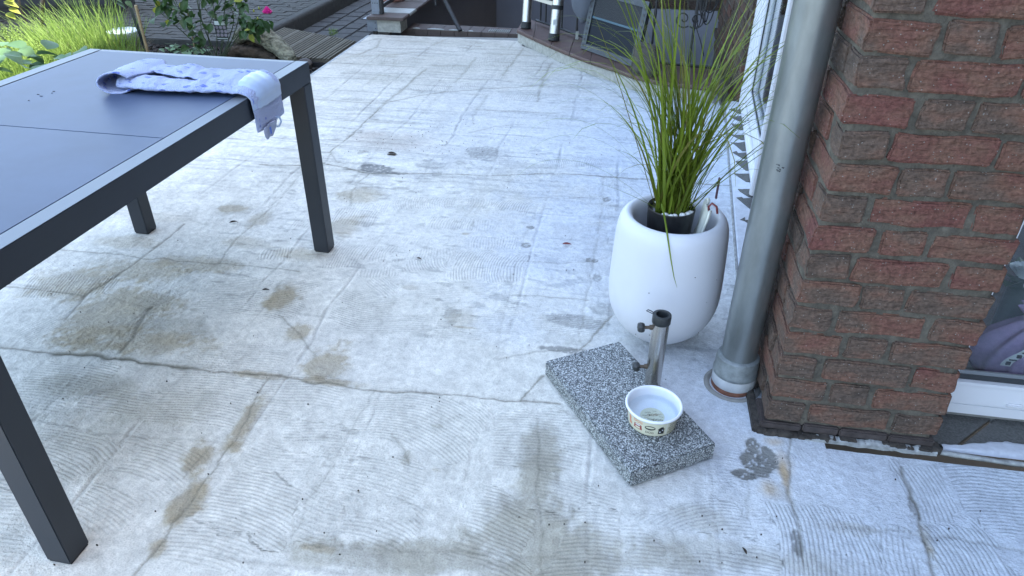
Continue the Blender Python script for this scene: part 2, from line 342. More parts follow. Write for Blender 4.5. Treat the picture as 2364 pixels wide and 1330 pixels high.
MT = dict(
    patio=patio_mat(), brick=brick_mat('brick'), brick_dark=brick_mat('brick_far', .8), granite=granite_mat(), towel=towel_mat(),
    mortar=mat('grey_mortar', (.088, .077, .060), .95, var=.35, vscale=45, bump=.004, bscale=120),
    anth=mat('anthracite_powder_coat', (.013, .017, .024), .42, spec=.5, bump=.00015, bscale=900),
    anth_top=mat('sky_lightened_coat', (.14, .16, .185), .45, metal=.4, spec=.5, bump=.0001, bscale=900),
    panel=mat('ceramic_glass_table_top', (.050, .072, .125), .46, spec=.32, var=.10, vscale=6),
    gap=mat('black_rubber', (.012, .012, .013), .6),
    plastic=mat('white_matt_plastic', (.55, .56, .60), .48, spec=.4, var=.02, vscale=8),
    potblack=mat('black_pot_plastic', (.014, .014, .015), .38, var=.3, vscale=60),
    soil=mat('dark_soil', (.014, .011, .009), .95, var=.5, vscale=60, bump=.01, bscale=70),
    pebble=mat('white_pebble', (.72, .71, .68), .5, var=.12, vscale=40),
    steel=mat('brushed_stainless_steel', (.52, .50, .47), .26, metal=1, var=.12, vscale=14, stretch=(1, 1, .12), bump=.0001, bscale=400),
    knob=mat('black_knob_plastic', (.022, .025, .027), .45),
    zinc=mat('galvanised_zinc', (.25, .275, .28), .34, metal=.75, spec=.5, var=.16, vscale=16, stretch=(1, 1, .35), rvar=.1, bump=.0004, bscale=60),
    pvcgrey=mat('painted_pipe_socket', (.46, .47, .48), .5, var=.12, vscale=35),
    clay=mat('clay_pipe', (.16, .065, .04), .8, var=.3, vscale=60, bump=.001),
    glaze=mat('white_glaze', (.66, .68, .72), .16, spec=.5), cream=mat('cream_glaze', (.58, .56, .42), .2),
    inkblack=mat('black_print', (.015, .015, .015), .3), inkred=mat('brown_red_print', (.27, .055, .04), .3), inkorange=mat('orange_print', (.55, .14, .06), .3),
    water=None,
    pvc=mat('white_pvc', (.66, .67, .70), .28, spec=.5), pvcline=mat('grey_gasket', (.03, .035, .04), .5),
    glass=glassmat('window_glass'),
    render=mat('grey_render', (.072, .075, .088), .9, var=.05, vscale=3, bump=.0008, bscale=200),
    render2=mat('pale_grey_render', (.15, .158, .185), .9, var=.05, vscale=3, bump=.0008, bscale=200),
    terracotta=mat('terracotta_tile', (.075, .042, .034), .62, var=.18, vscale=18, bump=.0006, bscale=150),
    coping=mat('brown_coping_tile', (.066, .047, .040), .7, var=.2, vscale=12, bump=.0008, bscale=120),
    whitetile=mat('white_worn_tile', (.26, .27, .255), .5, var=.1, vscale=20, bump=.0005),
    plaster=mat('white_flaking_plaster', (.30, .295, .26), .9, var=.2, vscale=30, bump=.003, bscale=90),
    galv=mat('galvanised_sheet', (.20, .22, .25), .5, metal=.5, var=.12, vscale=20),
    iron=mat('black_wrought_iron', (.012, .013, .015), .5, bump=.0005, bscale=120),
    alu=mat('aluminium_tube', (.42, .42, .41), .38, metal=1, var=.08, vscale=20, stretch=(1, 1, .2)),
    alurung=mat('aluminium_rung', (.50, .48, .43), .45, metal=.6),
    rubber=mat('black_rubber_foot', (.012, .013, .014), .65),
    paver=mat('grey_clay_paver', (.034, .034, .030), .9, var=.22, vscale=30, bump=.0018, bscale=110),
    paver2=mat('concrete_paver', (.038, .038, .038), .9, var=.18, vscale=30, bump=.0018, bscale=110),
    kerb=mat('concrete_kerb', (.034, .035, .032), .92, var=.25, vscale=25, bump=.002, bscale=90),
    wood=mat('weathered_decking', (.085, .076, .054), .85, var=.3, vscale=14, stretch=(5, .6, 5), bump=.0008, bscale=60),
    wooddark=mat('dark_bearer', (.010, .010, .012), .8),
    rock=mat('pale_lichened_driftwood', (.10, .10, .07), .95, var=.5, vscale=16, bump=.03, bscale=26, detail=9, col2=(.30, .29, .21), stretch=(1, 2.5, 2.5)),
    rockd=mat('dark_wood_heart', (.05, .036, .024), .95, var=.6, vscale=14, bump=.02, bscale=25),
    stone=mat('grey_sandstone', (.065, .058, .048), .92, var=.25, vscale=18, bump=.003, bscale=60),
    grassA=leafmat('artificial_grass_blade', (.055, .085, .008), (.21, .28, .03), .40, 5, .3),
    grassdry=leafmat('olive_blade', (.11, .10, .016), (.20, .20, .05), .45, 5, .25),
    lav=leafmat('lavender_leaf', (.05, .11, .015), (.32, .44, .10), .6, 30, .4),
    lavd=leafmat('grey_twigs', (.12, .095, .06), (.22, .19, .13), .8, 9, .1),
    leaf=leafmat('rose_leaf', (.016, .042, .012), (.050, .098, .030), .4, 7, .3),
    leafy=leafmat('yellowing_leaf', (.15, .20, .02), (.30, .30, .05), .5, 7, .4),
    stem=mat('green_stem', (.035, .05, .022), .6, var=.3), twig=mat('brown_twig', (.07, .05, .032), .8, var=.3),
    bamboo=mat('bamboo_cane', (.26, .19, .10), .6, var=.2),
    pink=leafmat('pink_petal', (.55, .02, .20), (.70, .05, .32), .5, 20, .3),
    navy=mat('dark_navy_shell', (.010, .014, .022), .35), ground=mat('garden_ground', (.05, .045, .038), .95, var=.3, vscale=2),
    darktile=mat('speckled_grey_tile', (.085, .086, .082), .6, var=.35, vscale=170, bump=.0003, bscale=300, detail=2),
    seal=mat('pale_sealant', (.27, .28, .28), .6, var=.35, vscale=40, bump=.002), rot=mat('rotten_paint_edge', (.045, .038, .032), .9, var=.6, vscale=50, bump=.004, bscale=90),
    lilac=mat('lilac_cotton', (.36, .25, .40), .9, var=.14, vscale=40, bump=.001, bscale=300), satin=mat('pale_satin_band', (.34, .45, .64), .35, sheen=.4, var=.05),
    felt=mat('dark_filter_felt', (.006, .009, .014), .95, var=.3, vscale=120), meshm=mat('expanded_metal', (.06, .062, .065), .5, metal=.5),
    teal=mat('turquoise_strip', (.010, .050, .075), .5), paper=mat('printed_ribbon', (.50, .50, .48), .8), darkgreen=mat('dark_green_glaze', (.03, .055, .04), .3),
    wall=mat('brick_facade', (.14, .09, .07), .9, var=.2, vscale=6), curtain=mat('white_net_curtain', (.5, .52, .55), .9),
    room=mat('room_floor', (.06, .055, .05), .6), yellow=mat('yellow_plastic', (.55, .45, .03), .4), ceramic=mat('offwhite_ceramic', (.62, .63, .56), .25), ribbonred=mat('red_brown_ribbon', (.16, .03, .03), .5),
    plum=mat('purple_leaf', (.09, .04, .06), .5), crumb=mat('dark_crumb', (.03, .022, .015), .9), concrete=mat('bare_concrete', (.22, .215, .20), .9, var=.15, vscale=40, bump=.0015),
)

# ------------------------------------------------------------------ ground far around
g = MB().box(-40, 40, -30, 60, -1.9, -1.5).build('ground', MT['ground']); tag(g, 'bare brown ground of the garden', None, kind='structure')

# ================================================================== PATIO
CELL = .32
X_LEFT, Y_FAR0 = -2.21, 6.2
def PL(pts): return np.array([G(u, v)[:2] for u, v in pts])
# cracks and joints traced over the photo: (points, half width m, darkness, depth m)
LINES = [
 ([(0,800),(130,815),(250,824),(430,850),(540,862),(650,870),(880,905),(1090,914),(1180,925),(1300,935)], .0055, .55, .006),
 ([(130,815),(250,824),(430,852)], .012, .6, .003),
 ([(600,380),(700,382),(740,375),(790,385),(850,400),(940,399),(1060,401),(1130,405),(1270,400),(1380,405),(1500,415),(1700,430)], .0055, .62, .004),
 ([(0,663),(137,673),(195,683)], .005,.5,.003), ([(133,575),(230,583),(336,597),(420,603),(504,611),(600,617),(690,628)], .0045,.45,.003),
 ([(700,400),(602,501),(540,560),(504,611)], .005,.35,.003), ([(420,520),(391,548),(332,595),(264,640),(195,685),(149,740)], .0055,.5,.004),
 ([(348,712),(330,740),(300,785),(274,814)], .008,.5,.004), ([(270,690),(300,700),(348,712),(400,690),(440,670)], .003,.3,.002),
 ([(645,728),(672,752),(696,779),(715,800),(731,822)], .0028,.55,.002),
 ([(623,873),(600,905),(575,943),(574,968),(545,1010),(508,1061),(480,1100),(453,1135),(425,1175),(398,1205),(380,1245),(361,1267),(313,1330)], .0026,.65,.003),
 ([(492,1025),(460,1062),(423,1105)], .002,.5,.002), ([(440,1106),(430,1150),(398,1205)], .0016,.5,.002),
 ([(870,900),(825,960),(781,1046),(750,1095),(715,1153),(674,1238)], .0022,.35,.002),
 ([(1245,970),(1243,1040),(1238,1120),(1250,1200),(1248,1330)], .0022,.5,.003),
 ([(1822,1010),(1820,1080),(1832,1180),(1845,1240),(1858,1300)], .0045,.45,.004),
 ([(2082,1075),(2105,1140),(2122,1200),(2140,1250),(2160,1330)], .006,.5,.006),
 ([(700,1260),(800,1262),(900,1272),(1040,1276),(1180,1280),(1400,1290)], .0022,.35,.002), ([(1950,1214),(2100,1230),(2220,1248),(2364,1272)], .006,.22,.004),
 ([(1205,928),(1222,905),(1240,885),(1258,868)], .005,.55,.002), ([(1340,805),(1370,778),(1392,750),(1412,728)], .005,.5,.002),
 ([(1395,405),(1393,450),(1385,520),(1372,580),(1365,640),(1352,700),(1335,790)], .006,.20,.003),
 ([(1180,680),(1260,683),(1360,692)], .005,.35,.003), ([(1190,600),(1290,608),(1365,603)], .004,.25,.002), ([(1215,455),(1300,458),(1395,452)], .004,.25,.002),
 ([(1150,830),(1240,812),(1335,805)], .005,.28,.003),
 ([(760,352),(795,325),(850,275),(887,238),(933,204),(962,176),(985,160)], .005,.62,.003),
 ([(713,228),(800,235),(890,238),(972,219),(1030,212),(1097,207),(1180,202),(1260,196)], .0045,.55,.003),
 ([(715,268),(760,276),(850,282),(970,287)], .004,.45,.002), ([(740,350),(765,352),(775,372),(800,378)], .005,.45,.003), ([(745,378),(765,355)], .004,.45,.002),
 ([(850,400),(838,412),(820,425),(812,455),(806,475)], .004,.4,.002),
 ([(1050,190),(1075,165),(1098,133)], .005,.4,.003), ([(1160,175),(1195,130),(1208,112)], .005,.45,.003), ([(1240,235),(1255,180),(1275,145)], .007,.4,.003),
 ([(965,270),(1010,226),(1040,200)], .004,.25,.002), ([(835,200),(880,170),(915,148)], .004,.3,.002), ([(1090,285),(1095,262),(1125,222)], .004,.35,.002),
 ([(1100,252),(1190,256),(1290,262)], .006,.35,.003), ([(1085,306),(1140,292),(1210,285)], .005,.3,.003), ([(740,166),(900,175),(1050,182),(1300,196)], .0035,.28,.002),
 ([(880,90),(868,110),(830,125)], .01,.4,.006), ([(800,105),(850,95),(880,88)], .006,.35,.004), ([(1000,105),(1030,90)],.005,.3,.003),
 ([(740,140),(800,132),(900,128),(960,120)], .006,.22,.003),
 ([(0,912),(25,895),(40,886)],.002,.4,.002), ([(905,1000),(930,1040),(945,1075)], .004,.32,.002), ([(1725,1020),(1722,1080),(1728,1140),(1725,1200)],.002,.35,.002),
 ([(1700,545),(1640,541),(1560,540)],.002,.3,.001), ([(1255,440),(1235,490),(1215,540),(1195,600),(1180,660),(1165,720),(1150,800),(1140,830)], .004,.12,.002),
 ([(430,505),(470,520),(520,480),(560,455)],.003,.2,.002), ([(560,760),(590,735),(620,700),(650,650)],.004,.18,.002),
]
# comb marks: centre px, direction px offset, half length m, half width m, bend, strength
COMB = [
 (140,888,60,8,.13,.12,.6,.8),(240,947,80,10,.13,.10,-.5,.8),(184,1000,60,14,.13,.11,.8,.75),(158,1068,60,26,.16,.13,.8,.9),(332,1080,70,22,.14,.11,1.2,.9),(479,914,80,9,.15,.13,.4,.8),
 (700,914,80,6,.14,.12,.3,.8),(240,1146,55,22,.13,.10,1.0,.8),(626,1075,60,10,.11,.11,-1.,.65),(571,1160,70,20,.15,.10,.6,1.),(490,1245,60,14,.13,.08,.6,.8),(730,995,60,4,.12,.10,.5,.7),
 (22,1180,60,5,.10,.16,.3,.7),(737,1183,50,16,.09,.09,-2.,.7),(971,965,80,24,.20,.12,1.6,.85),(868,1113,75,18,.15,.11,.4,.8),(888,1200,50,18,.10,.09,1.8,.85),(1249,1014,60,3,.14,.12,.2,.9),
 (1171,1243,60,26,.12,.12,1.0,1.),(1335,1262,80,-4,.14,.12,1.,1.),(1333,1159,70,18,.13,.08,.3,.75),(1618,1224,70,-14,.15,.08,1.6,.75),(1618,1290,90,12,.25,.08,.3,.85),(1520,1180,80,8,.14,.05,.3,.4),
 (1908,1265,14,60,.13,.13,.8,1.),(2145,1142,30,60,.13,.07,1.,.85),(2238,1288,40,60,.13,.09,1.2,.95),(2303,1142,60,4,.12,.13,.4,.8),(2012,1078,60,24,.14,.07,.5,.4),(2021,1288,8,60,.12,.10,-.6,.8),
 (117,660,26,-34,.09,.10,.8,.9),(219,661,30,-36,.07,.08,.6,.8),(540,680,70,4,.13,.12,.6,1.),(650,693,70,8,.09,.14,1.4,1.),(540,482,60,-3,.08,.06,.4,.85),(637,587,12,-30,.05,.07,.8,.95),(700,517,24,-26,.05,.06,.2,.8),
 (489,411,60,-2,.13,.09,.2,.6),(645,427,60,3,.14,.07,.4,.6),(559,830,80,6,.18,.09,.3,.6),(90,759,40,-20,.07,.06,.6,.8),(130,600,40,-20,.10,.09,.3,.6),(262,560,60,2,.12,.06,.3,.6),
 (820,500,16,-26,.09,.10,.4,1.),(850,480,12,-20,.05,.10,.3,.7),(1001,468,3,-30,.07,.17,2.2,.75),(1090,468,10,-30,.06,.10,-2.,.7),(1187,471,22,-22,.08,.11,1.8,1.),(1037,515,12,-26,.06,.11,1.5,.85),(1106,520,8,-26,.06,.11,.5,.6),
 (832,592,22,-38,.11,.13,.8,.95),(880,620,14,-40,.08,.10,.8,.9),(965,612,-6,-28,.05,.13,3.5,.95),(1000,590,10,-30,.07,.10,-2.,.7),(1125,615,18,-48,.12,.16,1.2,.95),(1136,560,6,-30,.06,.12,.4,.7),(900,560,14,-30,.07,.16,.5,.5),
 (886,722,80,8,.20,.12,-.9,.9),(1031,690,80,3,.22,.12,.2,.85),(1127,722,60,2,.12,.12,.2,.85),(890,662,30,26,.09,.05,.2,.8),(1060,760,60,4,.10,.06,.2,.7),
 (1340,540,60,1,.13,.11,.1,1.),(1303,748,60,6,.15,.06,.4,1.),(1290,600,60,2,.16,.07,.2,.5),(1420,490,60,2,.08,.10,.2,.5),(1440,560,60,4,.08,.08,.2,.6),
 (922,138,4,12,.10,.16,1.,.75),(1052,157,-4,12,.10,.20,.3,.8),(1144,144,0,12,.16,.14,.2,1.),(824,171,26,-10,.12,.13,.8,.75),(998,198,8,-12,.12,.20,.4,.9),(1071,198,-4,12,.08,.12,.6,.8),(1141,176,4,12,.06,.10,.4,.8),
 (1200,224,4,10,.06,.12,.4,.9),(1114,362,60,0,.16,.13,.1,.9),(889,392,60,2,.13,.06,.1,1.),(1180,385,60,2,.25,.07,.1,.9),(1290,378,4,20,.06,.10,.8,.9),(1350,375,10,-20,.07,.09,1.,.8),(1228,150,-4,12,.08,.16,.4,.7),
 (1000,382,60,1,.10,.07,.1,.7),(1610,470,60,14,.10,.06,.4,.8),(1180,150,2,12,.06,.10,.4,.6),(760,700,-12,20,.06,.06,.4,.3),(1560,1060,60,3,.1,.1,.2,.4),(1680,1100,60,8,.14,.10,.8,.5),(1690,1180,60,-6,.12,.10,.8,.5),
]
# stains: px, radii (along u, along depth) m, strength, kind (o ochre-brown damp, g bare grey, d damp grey, w whiter, b cool)
STAIN = [
 (270,715,.20,.20,.62,'o'),(170,655,.16,.12,.5,'o'),(330,625,.22,.10,.5,'o'),(450,610,.18,.07,.45,'o'),(400,760,.14,.10,.55,'d'),(310,790,.30,.07,.55,'o'),(230,800,.14,.04,.6,'o'),(540,482,.08,.05,.6,'o'),(600,505,.05,.08,.4,'o'),
 (645,690,.06,.11,.75,'o'),(690,770,.05,.06,.6,'o'),(750,840,.08,.11,.65,'o'),(600,866,.10,.02,.6,'o'),(760,882,.13,.02,.65,'o'),(560,560,.10,.05,.3,'o'),(830,450,.10,.09,.45,'o'),(800,520,.08,.12,.45,'o'),(690,590,.12,.06,.4,'o'),
 (300,560,.14,.05,.35,'o'),(350,500,.2,.05,.2,'o'),(160,890,.14,.05,.4,'d'),(240,890,.16,.06,.45,'d'),(380,930,.20,.10,.35,'d'),(300,1000,.25,.16,.30,'d'),(180,1020,.25,.14,.25,'d'),
 (560,985,.035,.13,.75,'o'),(450,1060,.045,.07,.75,'o'),(430,1165,.045,.07,.8,'o'),(540,1030,.03,.03,.6,'o'),(361,1270,.025,.03,.7,'o'),
 (1245,1040,.06,.12,.75,'d'),(1235,1110,.055,.10,.75,'d'),(1240,1180,.10,.06,.7,'d'),(1200,1250,.17,.12,.75,'d'),(1330,1270,.13,.10,.75,'d'),(1060,1300,.30,.045,.75,'d'),(850,1292,.20,.05,.65,'d'),(1040,1262,.10,.02,.5,'d'),(740,1268,.04,.012,.5,'o'),
 (1540,1290,.10,.05,.6,'d'),(1640,1200,.09,.05,.4,'d'),(1700,1280,.25,.05,.45,'d'),(940,1055,.018,.03,.6,'d'),(1010,985,.018,.01,.5,'d'),(1006,1085,.02,.01,.4,'o'),
 (905,325,.26,.14,.40,'r'),(850,310,.10,.06,.25,'r'),(905,356,.025,.018,1.,'k'),(870,388,.10,.055,.85,'g'),(915,400,.06,.02,.85,'g'),(1115,352,.10,.085,.45,'g'),(990,382,.08,.05,.3,'g'),(1230,382,.2,.05,.2,'g'),
 (1752,1062,.046,.058,1.,'g'),(1738,1025,.024,.036,1.,'g'),(1772,1048,.032,.036,1.,'g'),(1722,1095,.034,.022,1.,'g'),(1815,1110,.012,.06,.8,'y'),(1780,1130,.03,.03,.6,'y'),(1790,1020,.03,.02,.5,'y'),(1800,1060,.03,.05,.35,'y'),(1840,1250,.015,.05,.7,'g'),
 (1365,600,.035,.02,.8,'g'),(1225,525,.02,.02,.8,'g'),(1215,565,.02,.025,.8,'g'),(1400,460,.018,.03,.7,'g'),(1378,640,.02,.03,.5,'g'),(1320,740,.12,.04,.45,'g'),(1305,808,.10,.02,.7,'g'),(1400,715,.06,.04,.4,'g'),
 (1060,735,.06,.05,.25,'o'),(1075,540,.02,.012,.5,'o'),(1070,756,.05,.008,.5,'o'),(950,665,.04,.02,.25,'o'),(990,150,.4,.25,.22,'d'),(850,140,.25,.3,.25,'d'),(880,180,.18,.14,.28,'d'),(1050,100,.5,.15,.25,'d'),(1190,120,.25,.2,.25,'d'),
 (2145,1260,.02,.08,.6,'o'),(2110,1170,.012,.05,.6,'g'),(1960,1220,.08,.02,.2,'o'),(1320,1110,.5,.1,.06,'d'),(900,130,.1,.06,.25,'d'),(800,135,.1,.15,.25,'d'),(1180,760,.14,.1,.2,'b'),(1300,560,.35,.5,.42,'b'),(1250,300,.9,.9,.30,'b'),(1560,380,.6,.9,.42,'b'),
 (1600,900,.3,.25,.35,'b'),(2150,1150,.6,.4,.35,'b'),(1950,1100,.25,.15,.3,'w'),(700,500,.3,.25,.2,'w'),(1000,560,.4,.35,.25,'w'),(900,820,.4,.2,.12,'w'),
]
SC = dict(o=(.33, .265, .16), d=(.34, .315, .25), g=(.20, .20, .19), k=(.05, .035, .02), r=(.36, .29, .23), y=(.42, .30, .16), w=(.72, .72, .72), b=(.50, .56, .68))
LW = [(PL(p), a * (.8 if a < .004 else 1), b * (.8 if a < .004 else .95), c * .5) for p, a, b, c in LINES]
CW = []
for (u, v, du, dv, Lh, Wh, bend, st) in COMB:
    c = G(u, v)[:2]; e = G(u + du, v + dv)[:2] - c; CW.append((c, math.atan2(e[1], e[0]), Lh, Wh, bend, st))
SW = [(G(u, v)[:2], a, b, s, k) for (u, v, a, b, s, k) in sorted(STAIN, key=lambda q: 'wbrdoygk'.index(q[5]))]

def polydist(x, y, P):
    d = np.full(x.shape, 9.)
    for (ax, ay), (bx, by) in zip(P[:-1], P[1:]):
        ex, ey = bx - ax, by - ay; t = np.clip(((x - ax) * ex + (y - ay) * ey) / (ex * ex + ey * ey + 1e-12), 0, 1)
        d = np.minimum(d, np.hypot(x - ax - t * ex, y - ay - t * ey))
    return d

def patio_field(x, y, fine=True):
    """height, colour, comb phase, comb mask, roughness over the terrace"""
    wx = x + .028 * (fbm(x, y, 3, 3, 4) - .5) * 2; wy = y + .028 * (fbm(x, y, 3, 9, 4) - .5) * 2
    h = .008 * (fbm(x, y, 1.3, 1, 3) - .5) + .004 * (fbm(x, y, 9, 2, 4) - .5) + .0022 * (fbm(x, y, 40, 4, 3) - .5)
    n1 = fbm(x, y, 2.2, 21, 5); n2 = fbm(x, y, 14, 22, 4); n3 = fbm(x, y, 50, 23, 3)
    val = .60 + .16 * (n1 - .5) + .20 * (n2 - .5) + .20 * (n3 - .5); val = val * (1 - .17 * sstep(3.6, 5.6, y + .8 * (n1 - .5) * 2) * (.5 + n2))  # far end darkened: shade of the surrounding walls put into the colour, plus grey dirt
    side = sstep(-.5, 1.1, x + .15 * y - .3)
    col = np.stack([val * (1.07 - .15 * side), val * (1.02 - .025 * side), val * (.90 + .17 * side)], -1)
    rough = .35 + .5 * sstep(.5, .72, fbm(x, y, 3.1, 31, 4))
    # faint print of the lifted tiles: one joint every CELL
    for ax, (p, q) in enumerate(((wx, wy), (wy, wx))):
        k = np.floor(p / CELL + .5); dj = np.abs(p / CELL - k) * CELL
        s = (.22 + .78 * sstep(.42, .85, vnoise(q * 2.6 + k * 7.3, k * 3.1 + 5 * ax, 40))) * (.3 + .7 * vnoise(q * 17, k * 1.7, 44))
        j = np.exp(-(dj / (.004 + .003 * (y > 2.6))) ** 2) * s * (1 + 1.1 * sstep(2.4, 3.4, y))
        h -= .0022 * j; col *= (1 - .26 * j * (0.4 + n2) + .07 * s * np.exp(-((dj - .013) / .006) ** 2))[..., None]
        h += .0012 * np.exp(-((dj - .012) / .006) ** 2) * s
    # pale smear and scraped streaks running with the tiles
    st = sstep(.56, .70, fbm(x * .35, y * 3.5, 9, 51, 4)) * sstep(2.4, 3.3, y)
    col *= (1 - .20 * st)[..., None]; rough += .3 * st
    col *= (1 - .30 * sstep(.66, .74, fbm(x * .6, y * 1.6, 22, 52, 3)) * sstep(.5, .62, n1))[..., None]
    for c, a, b, s, k in SW:
        if x.max() < c[0] - 2.2 * a or x.min() > c[0] + 2.2 * a or y.max() < c[1] - 2.2 * b or y.min() > c[1] + 2.2 * b: continue
        wig = (.55 * (fbm(x, y, 11, 61, 4) - .5) * 2 + .30 * (fbm(x, y, 60, 62, 2) - .5) * 2) * (.7 if k == 'g' else 1)
        d = np.hypot((x - c[0]) / a, (y - c[1]) / b) + wig * (1.0 if k not in 'wb' else .5)
        m = 1 - (sstep(.82, .98, d) if k in 'gk' else sstep(.50, 1.20, d) if k in 'od' else sstep(.2, 1.6, d))
        m = m * s * (.75 + .5 * n2 if k in 'odry' else 1)
        if k == 'g': m = m * (1 - .8 * sstep(.66, .74, fbm(x, y, 120, 66, 2))); h -= .002 * m
        m = np.clip(m, 0, 1)[..., None]
        col = col * (1 - m) + m * np.array(SC[k]) * (.75 + .5 * n2 if k not in 'wb' else 1 + 0 * n2)[..., None]
        if k == 'o': rough += .6 * m[..., 0]
    for P, wd, dk, dp in LW:
        mg = .09
        if x.max() < P[:, 0].min() - mg or x.min() > P[:, 0].max() + mg or y.max() < P[:, 1].min() - mg or y.min() > P[:, 1].max() + mg: continue
        d = polydist(x + .013 * (fbm(x, y, 16, 71, 5) - .5) * 2, y + .013 * (fbm(x, y, 16, 72, 5) - .5) * 2, P)
        ww = wd * (.30 + .95 * vnoise(x * 22, y * 22, 73)); res = .0030 if fine else .009
        e = np.exp(-(d / np.maximum(ww, res)) ** 2) * np.minimum(1, (wd / res) * 1.25)
        halo = np.exp(-(d / (wd * 4 + .012)) ** 2) * .16 * dk * n2 * 1.6
        m = np.clip(e * dk * 1.25 + halo, 0, .92)[..., None]
        col = col * (1 - m) + m * np.array((.15, .135, .095)); h -= dp * e
    ph = 0 * x; mk = 0 * x; m2 = 0 * x
    jitter = .012 * (fbm(x, y, 7, 81, 2) - .5) * 2
    for c, an, Lh, Wh, bend, s in CW:
        R_ = 1.5 * max(Lh, Wh)
        if x.max() < c[0] - R_ or x.min() > c[0] + R_ or y.max() < c[1] - R_ or y.min() > c[1] + R_: continue
        dx, dy = x - c[0], y - c[1]; ca, sa = math.cos(an), math.sin(an)
        a_ = dx * ca + dy * sa; b_ = -dx * sa + dy * ca
        w_ = b_ + bend * a_ * a_ * 1.1 + jitter
        rg = .35 * (fbm(x, y, 16, 83, 3) - .5) * 2
        m = (1 - sstep(.80, 1.05, np.abs(a_) / Lh + rg)) * (1 - sstep(.85, 1.02, np.abs(b_) / Wh + rg)) * s
        up_ = m > mk; m2 = np.where(up_, mk, np.maximum(m2, m)); mk = np.where(up_, m, mk); ph = np.where(up_ | (mk == 0), w_ * 2 * math.pi / .0115, ph)
    # weak general combing, one direction per lifted tile
    kx = np.floor(x / CELL); ky = np.floor(y / CELL); an = (vnoise(kx * 5.1 + .5, ky * 3.7 + .5, 91) - .5) * 1.2 + np.where(vnoise(kx * 2.3, ky * 7.7, 92) > .62, 1.5, 0)
    m = .36 * sstep(.54, .68, fbm(x, y, 4.5, 93, 3)) * sstep(.0, .05, np.abs(x / CELL - np.round(x / CELL))) * sstep(.0, .05, np.abs(y / CELL - np.round(y / CELL)))
    w_ = -x * np.sin(an) + y * np.cos(an) + .02 * np.sin(x * 9 + ky) + jitter
    up_ = m > mk; m2 = np.where(up_, mk, np.maximum(m2, m)); ph = np.where(up_, w_ * 2 * math.pi / .0115, ph); mk = np.maximum(mk, m)
    mk = mk * sstep(.02, .22, mk - m2)
    # tone down right at the terrace edges
    return h, np.clip(col, .02, .8), ph, mk, rough

def field_mesh(name, xs, ys, fine, parent, clip=None, z0=0.):
    X, Y = np.meshgrid(xs, ys); h, col, ph, mk, rg = patio_field(X, Y, fine)
    if clip is not None: X, Y, h = clip(X, Y, h)
    nx, ny = len(xs), len(ys); V = np.stack([X, Y, h + z0], -1).reshape(-1, 3).astype(np.float32)
    i = np.arange(nx * ny).reshape(ny, nx)
    F = np.stack([i[:-1, :-1], i[:-1, 1:], i[1:, 1:], i[1:, :-1]], -1).reshape(-1, 4)
    # skirt so each piece has thickness
    rim = np.concatenate([i[0, :], i[1:, -1], i[-1, -2::-1], i[-2:0:-1, 0]]); nb = len(rim); base = len(V)
    VS = V[rim].copy(); VT = VS.copy(); VS[:, 2] = z0 - .02; V = np.vstack([V, VT, VS]); k = np.arange(nb); k2 = (k + 1) % nb
    FS = np.stack([base + k, base + nb + k, base + nb + k2, base + k2], -1); F = np.vstack([F, FS])
    me = bpy.data.meshes.new(name); me.vertices.add(len(V)); me.vertices.foreach_set('co', V.ravel())
    me.loops.add(F.size); me.loops.foreach_set('vertex_index', F.ravel().astype(np.int32)); me.polygons.add(len(F))
    me.polygons.foreach_set('loop_start', np.arange(0, F.size, 4, dtype=np.int32)); me.polygons.foreach_set('loop_total', np.full(len(F), 4, np.int32))
    me.update(calc_edges=True)
    def pad(a, d=1):
        a = a.reshape(-1, d) if d > 1 else a.ravel(); return np.concatenate([a, a[rim], a[rim]])
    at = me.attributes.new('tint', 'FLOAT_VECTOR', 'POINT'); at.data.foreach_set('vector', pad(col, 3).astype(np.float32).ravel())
    for nm, a in (('phase', ph), ('comb', mk), ('rough', rg)):
        at = me.attributes.new(nm, 'FLOAT', 'POINT'); at.data.foreach_set('value', pad(a).astype(np.float32))
    return link(name, me, MT['patio'], parent, smooth=True)

patio = bpy.data.objects.new('patio', None); COL.objects.link(patio)
tag(patio, 'pale grey mortar bed of a terrace whose tiles were lifted, with comb marks and damp stains', None, kind='structure')
xs0 = np.arange(-7, 8) * CELL + CELL * .5
def farline(x): return 6.10 + .12 * (x + 2.2)                       # far end of the terrace
STEP_PX = [(1203,108),(1248,124),(1292,142),(1358,165),(1427,195),(1470,208),(1530,214),(1648,221)]
STEP_F = np.array([G(u, v)[:2] for u, v in STEP_PX])
def steplimit(x):
    return np.interp(x, STEP_F[:, 0], STEP_F[:, 1], left=9, right=STEP_F[-1, 1])
bx = [-2.21] + [round(-1.92 + CELL * k, 3) for k in range(13)]       # -2.21, -1.92 ... 1.92
by = [-1.6, -.96, -.32, .32] + [.62 + CELL * k for k in range(0, 18)]
for iy in range(len(by) - 1):
    for ix in range(len(bx) - 1):
        x0, x1, y0, y1 = bx[ix], bx[ix + 1], by[iy], by[iy + 1]
        if x0 > .60 and y0 > 1.57: continue
        if x0 >= .60 and y1 > 1.56: y1 = 1.555
        if .25 < x0 < .60 and x1 > .60 and y0 > 1.56: x1 = .60
        if y0 > 6.35: continue
        st = .0045 if (y0 > .55 and y0 < 2.5) else .007 if y0 < 4 and y0 > .5 else .012 if y0 > 1 else .05
        n_x = max(3, int(round((x1 - x0) / st)) + 1); n_y = max(3, int(round((y1 - y0) / st)) + 1)
        def clip(X, Y, h):
            lim = np.minimum(farline(X), steplimit(X) + .03); return X, np.minimum(Y, lim), h
        if y0 > max(farline(x1), 0) or y0 > max(steplimit(x0), steplimit(x1)) + .03: continue
        field_mesh('mortar_bed_piece', np.linspace(x0, x1, n_x), np.linspace(y0, y1, n_y), y0 < 4, patio, clip if y1 > 4.8 else None)
